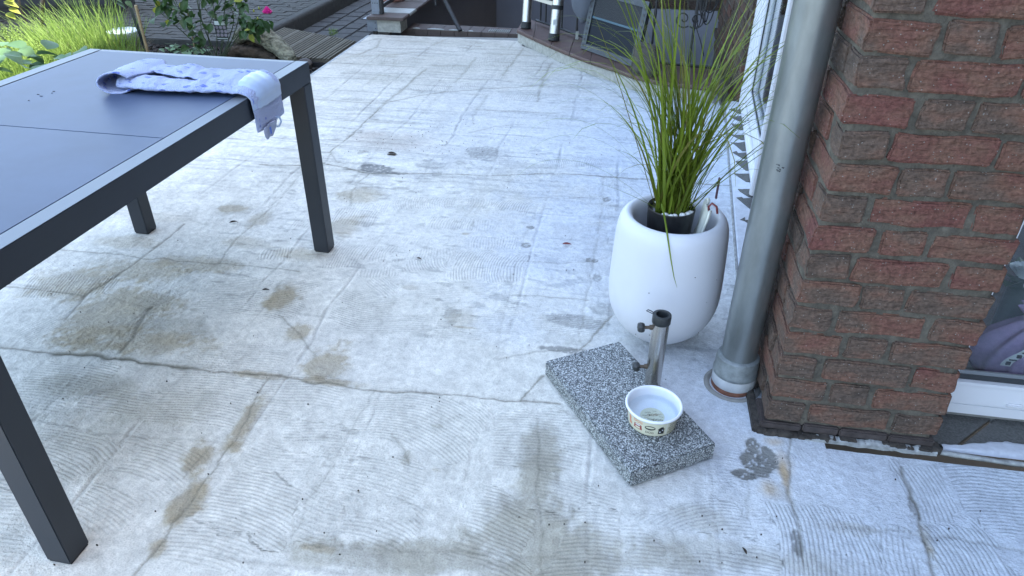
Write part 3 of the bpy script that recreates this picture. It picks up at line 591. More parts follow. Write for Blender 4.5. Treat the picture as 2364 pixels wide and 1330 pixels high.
MB().box(X_LEFT + .002, 1.9, -1.6, 1.5, -.3, -.018).box(X_LEFT + .002, .62, 1.5, 4.9, -.3, -.018).prism(
    [(X_LEFT + .002, 4.9), (.62, 4.9), (-.15, 5.2), (-.93, 6.12), (-.95, 6.25), (X_LEFT + .002, 6.09)], -.3, -.018).build('concrete_slab', MT['concrete'], patio)
# edge strip left of the terrace
MB().box(X_LEFT - .035, X_LEFT - .008, 2.2, 6.06, -.06, -.006, b=.003).build('edge_strip', MT['seal'], patio)

# ================================================================== BRICKS
def brick_mesh(L, D, Hh, seed, rough=1.0, nx=9, nz=5):
    """hand-formed brick: L along x, D along y, Hh along z, origin at its low front left corner"""
    r = random.Random(seed); bm = bmesh.new(); bmesh.ops.create_cube(bm, size=1)
    for v in bm.verts: v.co = Vector(((v.co.x + .5) * L, (v.co.y + .5) * D, (v.co.z + .5) * Hh))
    bmesh.ops.bevel(bm, geom=bm.edges[:], offset=.0045, segments=2, affect='EDGES')
    for ax, n, ln in ((0, nx, L), (2, nz, Hh), (1, 3, D)):
        for k in range(1, n):
            co = Vector((0, 0, 0)); co[ax] = ln * k / n; no = Vector((0, 0, 0)); no[ax] = 1
            bmesh.ops.bisect_plane(bm, geom=bm.verts[:] + bm.edges[:] + bm.faces[:], plane_co=co, plane_no=no)
    P = np.array([v.co[:] for v in bm.verts]); s = seed % 97
    q = lambda a, b, sc_, k: (fbm(P[:, a] + s * .37, P[:, b] + s * .53, sc_, k + s, 4) - .5) * 2
    dx = q(1, 2, 22, 5) * .008 * rough; dy = q(0, 2, 16, 6) * .006 * rough + q(0, 2, 50, 9) * .002 - .002; dz = q(0, 1, 12, 7) * .007 * rough + q(0, 1, 45, 8) * .003
    for v, a, b, c in zip(bm.verts, dx, dy, dz): v.co += Vector((a, b, c))
    me = bpy.data.meshes.new('brick'); bm.to_mesh(me); bm.free(); me.shade_smooth(); me.set_sharp_from_angle(angle=math.radians(50)); return me

BR_CACHE = {}
def put_brick(parent, L, D, Hh, loc, rotz=0., red=.5, kind='brick', var=None):
    key = (round(L, 3), round(D, 3), round(Hh, 3), var if var is not None else rnd.randrange(5), kind)
    if key not in BR_CACHE:
        me = brick_mesh(L, D, Hh, hash(key[:4]) % 9973 if False else int(L * 7919 + D * 101 + Hh * 313 + key[3] * 57) % 9973, nx=9 if L > .15 else 5)
        me.materials.append(MT[kind]); BR_CACHE[key] = me
    o = bpy.data.objects.new('brick', BR_CACHE[key]); COL.objects.link(o); o.parent = parent
    o.location = loc; o.rotation_euler = (U(-.006, .006), U(-.008, .008), rotz + U(-.008, .008)); o.color = (red, .5, .5, 1); return o

PX0, PX1, PY0 = .474, .920, 1.600
pil = thing('brick_pillar', 'red and brown brick pillar at the house corner beside the grey downpipe', 'brick pillar', (PX0, PY0, 0))
CH = .0777
# widths of the bricks in the two kinds of course, and how red each is (read off the photo, from the ground up)
tone = {0: (.25, .45, .35), 1: (.55, .35, .62), 2: (.30, .45, .68), 3: (.55, .35, .42), 4: (.30, .62, .60), 5: (.45, .32, .34), 6: (.38, .75, .72), 7: (.80, .62, .66),
        8: (.35, .80, .68), 9: (.62, .38, .50), 10: (.30, .80, .70), 11: (.78, .28, .50), 12: (.25, .72, .75), 13: (.62, .42, .68), 14: (.35, .70, .75), 15: (.7, .4, .6)}
for k in range(30):
    z = .046 + CH * k; a = k % 2; t = tone.get(k, (U(.2, .8), U(.2, .8), U(.2, .8)))
    ws = [(.0, .098), (.112, .210), (.334, .116)] if a == 0 else [(.0, .139), (.151, .098), (.261, .190)]
    hh = .066 + U(-.0015, .0015)
    for j, (x, w_) in enumerate(ws):
        w2 = w_ + U(-.003, .003)
        if j == 2: w2 = PX1 - PX0 - x + U(-.010, .010)
        if j == 0:                                                     # corner brick: turns back along the left face
            put_brick(pil, w2, .205 if a == 1 else .098, hh, (x + U(-.003, .003), U(-.003, .003), z), 0, t[j] if a == 0 else t[j])
        else: put_brick(pil, w2, .098, hh, (x, U(-.003, .004), z), 0, t[j])
    y = .215 if a == 1 else .108
    while y < .62:                                                     # left face going back
        w_ = .205 if (k + int(y * 10)) % 2 else .098
        put_brick(pil, .098, w_, hh, (U(-.004, .003), y, z), 0, U(.15, .75), var=rnd.randrange(5)); y += w_ + .010
core = MB(); nz = 150
P = []
for zi in range(nz + 1):
    z = .03 + 2.36 * zi / nz; row = []
    loop = [(.007, .60), (.007, .45), (.007, .3), (.007, .2), (.007, .1), (.007, .0055)] + [(x, .0055) for x in np.linspace(.03, .42, 30)] + [(.438, .005), (.438, .1), (.438, .3), (.438, .6)]
    for (x, y) in loop:
        nn = (float(fbm(np.array(x * 3 + y), np.array(z), 30, 5, 3)) - .5) * .006
        row.append((x + (nn if x < .01 or x > .43 else 0), y + nn, z))
    P.append(row)
core.grid(P); core.build('mortar', MT['mortar'], pil, smooth=True)
# rotten foot of the pillar
mb = MB()
for i, (x0, x1, z1) in enumerate([(-.012, .10, .036), (.104, .20, .040), (.203, .33, .038), (.333, .452, .036)]):
    mb.box(x0, x1, -.006, .10, .012, z1, b=.004)
mb.build('slate_course', mat('wet_slate', (.055, .043, .040), .55, var=.3, vscale=40, bump=.002), pil)
mb = MB()
for i in range(26):
    x = -.018 + i * .0187; mb.box(x, x + U(.018, .03), -.016 - U(0, .006), .02, -.004, U(.006, .016), b=.002)
mb.box(-.03, -.008, -.012, .35, -.006, .02, b=.004)
mb.build('rotten_edge', MT['rot'], pil)
mb = MB(); rows = []
for x in np.linspace(.10, .462, 90):
    w_ = .006 + .010 * float(fbm(np.array(x), np.array(.3), 40, 7, 3)); h_ = .004 + .012 * float(fbm(np.array(x), np.array(.9), 55, 9, 3)) - .006 * max(0, 1 - (x - .1) / .05)
    rows.append([(x, -.010, -.004), (x, -.012 - w_, -.004), (x, -.013 - w_ * .8, h_ * .6), (x, -.014, h_), (x, -.004, h_ + .001)])
mb.grid(rows).build('flaking_paint', MT['seal'], pil)

# ------------------------------------------------------------------ downpipe
dp = thing('downpipe', 'grey galvanised round downpipe standing between white planter and brick pillar', 'downpipe', (.4085, 1.795, 0))
MB().lathe([(.052, .085), (.052, .6), (.0522, 1.2), (.052, 3.0), (.052, 5.0)], n=64).build('pipe', MT['zinc'], dp, True, 40)
MB().lathe([(.053, .118), (.0615, .112), (.064, .098), (.064, .066), (.0665, .062), (.0665, .052), (.064, .049)], n=64).build('collar', mat('dusty_zinc_collar', (.20, .22, .225), .5, metal=.3, var=.25, vscale=40), dp, True, 40)
MB().lathe([(.0635, .052), (.0655, .05), (.0655, .018), (.063, .014)], n=64).build('socket', MT['pvcgrey'], dp, True, 40)
MB().lathe([(.062, .016), (.064, .012), (.0635, -.012)], n=64).build('clay_ring', MT['clay'], dp, True, 40)
MB().lathe([(.067, -.004), (.074, .004), (.084, .003), (.09, -.006)], n=48).build('mortar_ring', MT['concrete'], dp, True)
MB().box(.055, .075, -.02, .07, -.004, .10, b=.008).box(.05, .09, .0, .03, -.002, .03, b=.008).build('sealant_lump', MT['rot'], dp)
# scuff marks on the zinc
mb = MB()
for i in range(9):
    a = math.radians(-108 + U(-9, 9)); z = .735 + U(-.012, .012); r = .0524
    mb.add([(r * math.cos(a + da), r * math.sin(a + da), z + dz) for da, dz in ((0, 0), (U(.05, .14), U(-.003, .004)), (U(.05, .14), .003), (0, U(.001, .003)))], [(0, 1, 2, 3)])
mb.build('scuff_mark', mat('dark_scuff', (.05, .055, .06), .7), dp)

# ------------------------------------------------------------------ right window (faces the camera)
wr = thing('glazed_door', 'white plastic glazed door to the right of the brick pillar', 'glazed door', (1.5, 1.755, 0))
X0, X1 = -.57, .9
MB().box(X0, X1, 0, .07, .012, .050, b=.003).box(X0, X1, -.004, .06, .052, .128, b=.004).build('bottom_rail', MT['pvc'], wr)
MB().box(X0, X1, -.006, .05, .118, .130, b=.002).build('glazing_bead', MT['pvc'], wr)
MB().box(X0, X0 + .07, -.004, .07, .131, 2.2, b=.004).box(X0, X1, -.004, .07, 2.2, 2.28, b=.004).box(X1 - .07, X1, -.004, .07, .131, 2.2, b=.004).build('frame', MT['pvc'], wr)
MB().box(X0 + .07, X1 - .07, .010, .022, .131, .148).build('gasket', MT['pvcline'], wr)
MB().box(X0 + .07, X1 - .07, .012, .018, .148, .160).build('spacer_bar', mat('aluminium_spacer', (.25, .27, .29), .5, metal=.5), wr)
MB().box(X0 + .07, X1 - .07, .020, .024, .132, 2.2).build('pane', MT['glass'], wr)
cp = G(2340, 935, y=1.752); MB().box(cp[0] - 1.5 - .022, cp[0] - 1.5 + .022, -.012, .0, cp[2] - .006, cp[2] + .006, b=.0045).build('drain_cap', MT['pvc'], wr, True, 40)
sl = thing('door_sill', 'speckled dark grey tiles under the glazed door, half covered with white mortar', 'threshold', (1.3, 1.6, 0))
P0 = [(-.37, .03), (-.30, .03), (-.155, .168), (-.37, .168)]
MB().prism(P0, -.02, -.004).build('tile', MT['darktile'], sl)
MB().prism([(-.285, .03), (.7, .03), (.7, .168), (-.142, .168)], -.02, -.003).build('tile', MT['darktile'], sl)
MB().box(-.5, .7, .168, .6, -.02, .011).build('threshold_bed', MT['concrete'], sl)
tr_ = []; nxx = 120
for j, t in enumerate(np.linspace(0, 1, 10)):
    row = []
    for x in np.linspace(-.34, .62, nxx):
        top = .035 + .042 * float(vnoise(np.array(x * 7 + 3), np.array(.5), 4)) * min(1, (x + .34) / .15) + .01 * float(vnoise(np.array(x * 60), np.array(.5), 5)) - .02 * max(0, 1 - (x + .34) / .1)
        yy = .004 + t * top; e = min(t, 1 - t) * 2
        row.append((x, yy, -.006 + .009 * min(1, e * 3) + .003 * float(fbm(np.array(x), np.array(yy), 30, 6, 3))))
    tr_.append(row)
o = MB().grid(tr_).build('mortar_smear', mat('white_mortar_smear', (.50, .525, .58), .9, var=.08, vscale=30, bump=.003, bscale=70), sl, True)
pts = [(x, -.012 + .006 * math.sin(x * 11) , -.001) for x in np.linspace(-.36, .65, 40)]
MB().tube(pts, [.006 + .003 * vnoise(np.array(i * .7), np.array(0.), 3) for i in range(40)], 6).build('edge_profile', MT['seal'], sl, True)

# ---- inside, behind the pane: fabric bag ornament and a vase of white roses
MB_room = MB().box(.95, 3.2, 1.83, 4.4, -.06, -.004); ro = MB_room.build('room_floor', MT['room']); tag(ro, 'dark floor inside the house', kind='structure')
bg_ = thing('ribbon_bag', 'lilac gathered cloth bag tied with a black and white ribbon, behind the pane', 'fabric bag', (1.34, 2.02, 0))
pr_ = []; 
for z, r0 in [(.0, .10), (.02, .135), (.06, .148), (.12, .140), (.18, .118), (.24, .085), (.28, .055), (.30, .050), (.325, .066), (.345, .075)]:
    row = []
    for k in range(97):
        a = 2 * math.pi * k / 96; f = 1 + (.05 + .10 * (z / .34)) * math.sin(a * 13 + 2 * math.sin(3 * a)) * min(1, z * 9); row.append((r0 * 1.18 * f * math.cos(a), r0 * .9 * f * math.sin(a), z))
    pr_.append(row)
MB().grid(pr_).build('cloth', MT['lilac'], bg_, True)
mb = MB(); mb.lathe([(.064, .275), (.070, .285), (.070, .300), (.064, .31)], n=40); mb.build('ribbon', MT['paper'], bg_, True)
mb = MB(); mk_ = MB()
for (a0, l) in ((-1.9, .19), (-1.35, .23), (-2.35, .12)):
    cx_, cy_ = math.cos(a0), math.sin(a0); prev = None; rows = []
    for i in range(10):
        t = i / 9; r_ = .075 + .10 * t ** .7; z = .295 - l * t; px, py = r_ * cx_ * 1.1 + .02 * math.sin(t * 5), r_ * cy_ * 1.0 - .012
        rows.append([(px - .014, py, z), (px + .014, py - .003, z)])
        if i in (2, 4, 6, 8) : mk_.box(px - .006, px + .006, py - .008, py - .004, z - .007, z + .007)
        if i in (1, 3, 5, 7): mk_.box(px - .010, px + .010, py - .008, py - .005, z - .002, z + .002)
    mb.grid(rows)
mb.build('ribbon_tail', MT['paper'], bg_); mk_.build('ribbon_print', MT['inkblack'], bg_)['kind'] = 'stuff'
mb = MB(); mk2 = MB()
for k in range(12):
    a = -2.7 + k * .17; mk2.box(.071 * math.cos(a) - .003, .071 * math.cos(a) + .003, .071 * math.sin(a) - .003, .071 * math.sin(a), .278, .298)
mk2.build('ribbon_band_print', MT['inkblack'], bg_)
vz = thing('rose_vase', 'dark green vase of white artificial roses behind the pane beside the pillar', 'vase', (1.37, 2.20, 0))
MB().lathe([(.05, 0), (.06, .02), (.062, .30), (.05, .36), (.035, .38)], n=32, cap=False).build('vase', MT['darkgreen'], vz, True)
for (x, y, z) in ((-.01, -.10, .355), (.075, -.12, .325), (-.065, -.06, .42), (.04, -.08, .44)):
    mb = MB()
    for L_ in range(4):
        for k in range(5 + L_):
            a = 2 * math.pi * k / (5 + L_) + L_; r = .012 + .010 * L_; rows = []
            for i in range(4):
                row = []
                for j in range(5):
                    b = a + (j - 2) * .28; rr = r * (.5 + .28 * i) ; zz = z + .012 * i - .006 * L_ + (.004 if j in (0, 4) else 0); row.append((x + rr * math.cos(b), y + rr * math.sin(b), zz))
                rows.append(row)
            mb.grid(rows)
    mb.build('rose_head', mat('white_silk', (.62, .66, .68), .8) if 'white_silk' not in bpy.data.materials else bpy.data.materials['white_silk'], vz, True)
mb = MB()
for i in range(14):
    a = U(0, 6.28); r = U(.03, .10); mb.add([(r * math.cos(a), r * math.sin(a), .36), ((r + .05) * math.cos(a + .3), (r + .05) * math.sin(a + .3), U(.36, .44)), ((r + .07) * math.cos(a), (r + .07) * math.sin(a), U(.36, .42)), ((r + .05) * math.cos(a - .3), (r + .05) * math.sin(a - .3), .37)], [(0, 1, 2, 3)])
mb.build('leaf', MT['leaf'], vz)

bg_.scale = (1, 1, .70); bg_.location = (1.33, 2.0, 0); vz.scale = (.8, .8, .76); vz.location = (1.30, 2.13, 0)
# ------------------------------------------------------------------ left window, its wall runs away from the camera
A_, B_ = np.array([.622, 3.20]), np.array([.712, 4.62]); dv_ = B_ - A_; WL = float(np.hypot(*dv_)); wang = math.atan2(dv_[1], dv_[0])
wl = thing('patio_door', 'white plastic patio door seen edge-on between the downpipe and grass plant', 'patio door', (A_[0], A_[1], 0), wang)
# local x = along the wall (away from camera), local y = to the left (outdoors), so the room is at -y
MB().box(0, .045, -.075, .0, .015, 2.35, b=.002).box(.009, .013, .0, .004, .015, 2.35).box(.022, .025, .0, .005, .015, 2.35).box(.034, .037, .0, .004, .015, 2.35).build('shutter_rail', MT['pvc'], wl)
MB().box(WL - .045, WL, -.075, .0, .015, 2.35, b=.002).build('shutter_rail', MT['pvc'], wl)
MB().box(.046, WL - .046, -.12, -.022, .012, .062, b=.003).box(.046, WL - .046, -.11, -.008, .012, .034, b=.003).build('frame_sill', MT['pvc'], wl)
MB().box(.046, .10, -.12, -.024, .063, 2.3, b=.003).box(WL - .115, WL - .046, -.12, -.024, .063, 2.3, b=.003).build('frame', MT['pvc'], wl)
MB().box(.104, WL - .119, -.105, -.030, .068, .150, b=.006).box(.104, .175, -.105, -.030, .151, 2.2, b=.005).box(WL - .19, WL - .119, -.105, -.030, .151, 2.2, b=.005).build('sash', MT['pvc'], wl)
MB().box(.176, WL - .191, -.052, -.044, .151, .158).box(.176, .184, -.052, -.044, .159, 2.19).box(WL - .199, WL - .191, -.052, -.044, .159, 2.19).build('gasket', MT['pvcline'], wl)
MB().box(.1005, .1035, -.10, -.040, .066, 2.2).box(WL - .1185, WL - .1155, -.10, -.040, .066, 2.2).build('seal', MT['pvcline'], wl)
MB().box(.178, WL - .193, -.070, -.066, .152, 2.2).build('pane', MT['glass'], wl)
MB().box(WL - .30, WL - .26, -.008, .0, .040, .052, b=.003).build('drain_cap', MT['pvc'], wl)
cr = []
for z in (.17, 2.2):
    cr.append([(.2 + (WL - .42) * t, -.22 + .02 * math.sin(t * 70), z) for t in np.linspace(0, 1, 90)])
cu = MB().grid(cr); co = thing('net_curtain', 'white net curtain hanging behind the patio door', 'curtain', (A_[0], A_[1], 0), wang); cu.build('curtain_cloth', MT['curtain'], co, True)
MB().box(.2, WL - .2, -.225, -.215, 2.2, 2.24).build('curtain_rail', MT['pvc'], co)
ts = thing('patio_door_step', 'shallow white mortared step with grey tile remnants under the patio door', 'step', (A_[0], A_[1], 0), wang)
MB().box(-1.3, WL + .08, -.10, .078, -.03, .007, b=.004).build('mortar_ledge', mat('white_mortar_ledge', (.50, .53, .58), .9, var=.1, vscale=25, bump=.003, bscale=60), ts)
for i in range(12):
    x = -.30 + i * .155 + U(-.02, .02); h_ = U(.07, .15); t = U(.008, .024) + U(0, .010)
    if x + h_ > WL + .05: break
    MB().prism([(x, -.02), (x + h_, -.02), (x + h_ * U(.55, .9), t + .008), (x + h_ * U(.75, 1.05), t + U(.004, .02)), (x + h_ * U(.62, .9), .050 + U(0, .020)), (x + h_ * U(.45, .6), .040 + U(0, .01)), (x - h_ * U(-.05, .1), t * .4)], .0075, .010).build('tile_remnant', MT['darktile'], ts)
MB().box(-1.3, WL, .080, .090, -.02, .0035, b=.002).build('grout_line', MT['seal'], ts)

# ------------------------------------------------------------------ the house behind: walls that carry the windows, roof above
hw = thing('house', 'brick house standing along the right side of the terrace', 'house')
MB().box(.672, .95, 2.22, 3.19, -.3, 2.42).build('wall', MT['wall'], hw)
MB().box(.93, 5.5, 1.83, 1.86, 2.29, 2.44).build('wall', MT['wall'], hw)
MB().box(2.41, 5.5, 1.62, 1.86, -.3, 2.29).build('wall', MT['wall'], hw)
MB().box(.50, 5.5, 1.60, 12., 2.45, 5.6).build('wall', MT['wall'], hw)                # upper storey
MB().box(.60, .95, 3.0, 4.8, 2.36, 2.44).build('lintel', MT['pvc'], hw)
MB().box(2.4, 5.5, -7.5, 1.6, -.3, 5.6).build('wall', MT['wall'], hw)                # wing beside the terrace
MB().box(1.1, 5.5, 6.4, 12., -.3, 2.44).build('wall', MT['wall'], hw)
MB().box(1.4, 5.5, 4.7, 6.4, -.3, 2.44).build('wall', MT['wall'], hw)
nh = thing('sun_blocker', 'unseen brick block added above the house to shade the far yard', 'house'); MB().box(1.0, 6, 6.4, 15, 5.76, 12.).build('wall', MT['wall'], nh)  # added out of view to keep the sun off the far pavers
MB().box(.3, 5.7, 1.4, 12.2, 5.605, 5.75).box(2.2, 5.7, -7.7, 1.4, 5.605, 5.75).build('roof', MT['coping'], hw)
# far brick wall beyond the patio door
fw = thing('brick_wall', 'brown brick wall beyond the patio door, behind the tall grass', 'brick wall', (.70, 4.68, 0))
for k in range(22):
    z = -.06 + CH * k; y = (0 if k % 2 else -.0) ; first = .098 if k % 2 else .205
    while y < 1.62:
        put_brick(fw, .098, first, .066, (U(-.003, .004), y, z), 0, U(.1, .6), 'brick_dark'); y += first + .010; first = .205
    x = .110 if k % 2 else .110
    while x < .32: put_brick(fw, .098 if k % 2 == 0 else .205, .098, .066, (x, U(0, .003), z), 0, U(.1, .6), 'brick_dark'); x += (.098 if k % 2 == 0 else .205) + .01
MB().box(.006, .60, .006, 1.70, -.4, 2.40).build('mortar', MT['mortar'], fw)

# ================================================================== TABLE
TA = math.radians(-1.2)
tb = thing('garden_table', 'anthracite garden table with grey top and sky-lightened edge, towel lying on it', 'table', (-1.125, 2.415, 0), TA)
TW, TL, TH = .868, 1.55, .75                       # local: x from -TW to 0, y from -TL to 0
LEG = .062
for lx, ly in ((-LEG, -LEG), (-TW, -LEG), (-LEG, -TL), (-TW, -TL)):
    l = MB().box(lx, lx + LEG, ly, ly + LEG, .006, TH - .072, b=.002).build('leg', MT['anth'], tb)
    MB().box(lx + .003, lx + LEG - .003, ly + .003, ly + LEG - .003, .0, .0055).build('glide', MT['gap'], l)
RW = .048
for n_, b_ in (('rail', (-RW, 0, -TL, 0)), ('rail', (-TW, -TW + RW, -TL, 0)), ('rail', (-TW + RW + .0005, -RW - .0005, -RW * .5, 0)), ('rail', (-TW + RW + .0005, -RW - .0005, -TL, -TL + RW * .5))):
    MB().box(b_[0], b_[1], b_[2], b_[3], TH - .071, TH - .0012, b=.0015).build(n_, MT['anth'], tb)
# top faces of the rails: same coat, sky reflection put into a lighter colour
MB().box(-RW + .0015, -.0015, -TL + .0015, -.0015, TH - .0011, TH).build('top_edge', MT['anth_top'], tb)
MB().box(-TW + .0015, -TW + RW - .0015, -TL + .0015, -.0015, TH - .0011, TH).build('top_edge', MT['anth_top'], tb)
MB().box(-TW + RW + .003, -RW - .003, -RW * .5, -.001, TH - .0011, TH - .0004).build('top_edge', MT['anth_top'], tb)
MB().box(-TW + RW, -RW, -TL + .02, -.02, TH - .02, TH - .006).build('under_tray', MT['gap'], tb)
seam = -.795
MB().box(-TW + RW + .004, -RW - .0025, seam + .0012, -.006, TH - .008, TH - .0005, b=.001).build('top_panel', MT['panel'], tb)
MB().box(-TW + RW + .004, -RW - .0025, -TL + .02, seam - .0012, TH - .008, TH - .0005, b=.001).build('top_panel', MT['panel'], tb)
mb = MB()
for (u, v) in ((124, 211), (88, 218), (95, 222), (66, 232), (120, 215)):
    p = G(u, v, TH); q = Matrix.Rotation(-TA, 3, 'Z') @ Vector((p[0] + 1.125, p[1] - 2.415, 0)); s_ = U(.0015, .004)
    mb.box(q.x - s_, q.x + s_, q.y - .001, q.y + .0015, TH - .0003, TH + .0006)
mb.build('crumb', MT['crumb'], tb)['kind'] = 'stuff'

# ------------------------------------------------------------------ towel: folded terry strip, its end hanging over the table edge
tw = thing('towel', 'pale blue folded terry towel with blue dashes hanging over the table edge', 'towel', (0, 0, 0))
def tpath(s):
    """s 0..1: along the table, then down; returns point, normal, tangent, width scale"""
    a = np.array([-1.615, 2.035, .752]); b = np.array([-1.137, 2.045, .752]); Lf = b[0] - a[0]
    Lh = .125; tot = Lf + Lh; d = s * tot; yb = 2.035 + .045 * s
    if d < Lf - .02: return np.array([a[0] + d, yb, .752]), np.array([0, 0, 1.]), 0.
    r = .020; ang = min((d - (Lf - .02)) / r / 1.0, math.pi / 2 + .10)
    c = np.array([a[0] + Lf - .02, yb, .752 - r * 0]); 
    px = c[0] + r * 1.4 * math.sin(ang); pz = .752 - r * (1 - math.cos(ang))
    rest = d - (Lf - .02) - r * ang
    if ang >= math.pi / 2 + .099 and rest > 0: px += -rest * .02; pz -= rest
    return np.array([px, yb, pz]), np.array([math.sin(ang), 0, math.cos(ang)]), ang / 1.57
NS, NT = 150, 110
def towel_layer(sec, s0, s1, seed, fuzz=.0024):
    rows, uvw = [], []
    for s in np.linspace(s0, s1, NS):
        P, Nn, hang = tpath(s); pts = sec(s)
        pts = np.array(pts)
        # resample the cross section smoothly (Catmull-Rom)
        n = len(pts); t = np.linspace(0, n - 1.0001, NT); i = t.astype(int); f = (t - i)[:, None]
        g = lambda k: pts[np.clip(k, 0, n - 1)]
        q = .5 * (2 * g(i) + (g(i + 1) - g(i - 1)) * f + (2 * g(i - 1) - 5 * g(i) + 4 * g(i + 1) - g(i + 2)) * f ** 2 + (-g(i - 1) + 3 * g(i) - 3 * g(i + 1) + g(i + 2)) * f ** 3)
        hz = np.maximum(q[:, 1] * (1 - .70 * min(1, hang)), .003 + .0 * q[:, 1])
        fz = (fbm(np.full(NT, s * 60 + seed), t * 1.9, 1.0, seed, 2) - .5) * fuzz * 2
        wob = (fbm(np.full(NT, s * 11 + seed), t * .35, 1.0, seed + 5, 3) - .5) * .019 * (1 - min(1, hang))
        Q = P[None, :] + np.stack([0 * hz, q[:, 0], 0 * hz], -1) + Nn[None, :] * (hz + fz + np.maximum(wob, -hz * .4))[:, None]
        rows.append(Q.tolist()); uvw += [(s * .62, a * .004, 0) for a in t * 8]
    mb = MB().grid(rows); me = bpy.data.meshes.new('terry'); me.from_pydata(mb.v, [], mb.f); me.update()
    at = me.attributes.new('uvw', 'FLOAT_VECTOR', 'POINT'); at.data.foreach_set('vector', np.array(uvw, np.float32).ravel())
    return me
def taper(s):   # half width of the bundle along its length
    return (.055 + .045 * math.sin(min(1, s / .32) * math.pi / 2)) * (1 - .12 * s) if s < .78 else .088
def secA(s):    # lower roll, lying in front, open in a loop at the left end
    w = taper(s); h = .040 * (1 - .42 * s) * (.75 + .25 * min(1, s / .1)); e = max(0, 1 - s / .12)
    return [(w * .95, .003), (w * .4, .003), (-w * .5, .004), (-w * .92, .008), (-w * 1.02, h * .5), (-w * .80, h * .95), (-w * .35, h * (1.0 + .15 * e)), (w * .05, h * (.55 + .35 * e)), (w * .25, h * (.30 + .4 * e)), (w * .45, h * .30 + .006)]
def secB(s):    # upper flap from behind; its free edge runs diagonally towards the table corner
    w = taper(s); h = .047 * (1 - .40 * s); e = w * (.25 - 1.15 * min(1, max(0, s - .12) / .62))
    return [(w * .9, .005), (w * 1.08, h * .35), (w * 1.0, h * .85), (w * .72, h * 1.08), (w * .45, h * 1.05), (max(e, -w) + w * .25, h * .98), (max(e, -w), h * (.80 - .25 * min(1, s)) + .008)]
for nm, sec, s0, s1, sd in (('lower_layer', secA, .10, .965, 3), ('upper_layer', secB, .10, .955, 11)):
    me = towel_layer(sec, s0, s1, sd)
    o = link(nm, me, MT['towel'], tw, True); md = o.modifiers.new('thick', 'SOLIDIFY'); md.thickness = .0042; md.offset = 0
# rolled left end
rows, uv = [], []
for a in np.linspace(.55, 5.6, 80):
    row = []
    for t in np.linspace(0, 1, 70):
        yy = 1.946 + .19 * t + .012 * math.cos(a); k = 1 - .30 * (2 * t - 1) ** 2; rx, rz = .066 * k, .0265 * (1 - .18 * t)
        w1 = .004 * float(fbm(np.array(a * 1.5), np.array(t * 4), 1, 4, 3)) + .0016 * vnoise(np.array(a * 22), np.array(t * 60), 5)
        row.append((-1.548 + .010 * t + (rx + w1) * math.cos(a), yy, .7535 + .0265 + (rz + w1) * math.sin(a) + .004 * math.sin(t * 7 + a) * (math.sin(a) > 0)))
        uv.append((a * .06, t * .19, 0))
    rows.append(row)
mb = MB().grid(rows); me = bpy.data.meshes.new('end'); me.from_pydata(mb.v, [], mb.f); me.update()
at = me.attributes.new('uvw', 'FLOAT_VECTOR', 'POINT'); at.data.foreach_set('vector', np.array(uv, np.float32).ravel())
o = link('rolled_end', me, MT['towel'], tw, True); md = o.modifiers.new('thick', 'SOLIDIFY'); md.thickness = .005; md.offset = 0
# satin band laid across the bend, hanging label flap and loop
rows = []
for s in np.linspace(.735, .845, 24):
    P, Nn, hang = tpath(s); row = []
    for t in np.linspace(-1, 1, 30):
        w = .093; hz = .047 * (1 - .40 * s) * 1.12 * (1 - .70 * min(1, hang)) * (1 - .35 * t * t) + .0065 + (.0 if abs(t) < .97 else -.004)
        if t < -.6: hz *= 1 - .5 * (-t - .6) / .4
        row.append(tuple(P + np.array([0, t * w, 0]) + Nn * hz + np.array([0, 0, .0012 * math.sin(t * 14 + s * 40)])))
    rows.append(row)
o = MB().grid(rows).build('satin_band', MT['satin'], tw, True); md = o.modifiers.new('thick', 'SOLIDIFY'); md.thickness = .003
fl = mat('printed_lining', (.36, .40, .54), .7, var=.1, vscale=80); rows = []
for i in range(12):
    t = i / 11; ww = .046 * (1 - .2 * t - .35 * t ** 3); rows.append([(-1.128 + .016 - .010 * t + .003 * math.sin(k * 1.3), 2.045 + ww * (k / 7 * 2 - 1) , .652 - .048 * t) for k in range(8)])
o = MB().grid(rows).build('lining_flap', fl, tw, True); md = o.modifiers.new('thick', 'SOLIDIFY'); md.thickness = .0015
MB().box(-1.112, -1.1105, 2.035, 2.044, .618, .640).build('blue_print', mat('blue_print', (.12, .2, .6), .7), tw)
MB().tube([(-1.118, 2.100, .652), (-1.115, 2.118, .645), (-1.114, 2.122, .630), (-1.116, 2.108, .620), (-1.118, 2.095, .622), (-1.12, 2.088, .634)], .0032, 6).build('hanging_loop', MT['satin'], tw, True)

# ================================================================== WHITE PLANTER, GRASS POT
PCX, PCY = .181, 2.02
pn = thing('white_planter', 'large white egg-shaped plastic planter holding a black pot of grass', 'planter', (PCX, PCY, 0))
prof = [(.0, .001), (.042, .002), (.062, .008), (.090, .022), (.123, .048), (.151, .082), (.170, .122), (.179, .165), (.1800, .21), (.1785, .26), (.1765, .31), (.174, .36), (.1715, .40), (.169, .422), (.163, .441), (.153, .455), (.142, .459), (.133, .4555), (.1265, .447), (.123, .43), (.122, .40), (.118, .30), (.120, .25), (.0, .25)]
o = MB().lathe(prof, n=96).build('planter_body', MT['plastic'], pn, True)
md = o.modifiers.new('sub', 'SUBSURF'); md.levels = 1; md.render_levels = 1
mb = MB()
for i in range(9):
    a = -math.pi / 2 + U(-1.1, 1.1); z = U(.02, .13) if i < 5 else U(.15, .40); r_ = float(np.interp(z, [p[1] for p in prof[:17]], [p[0] for p in prof[:17]])) + .0004; k = U(.0006, .0016)
    mb.box(r_ * math.cos(a) - k, r_ * math.cos(a) + k, r_ * math.sin(a) - .0008, r_ * math.sin(a) + .0008, z - k * .6, z + k * .6)
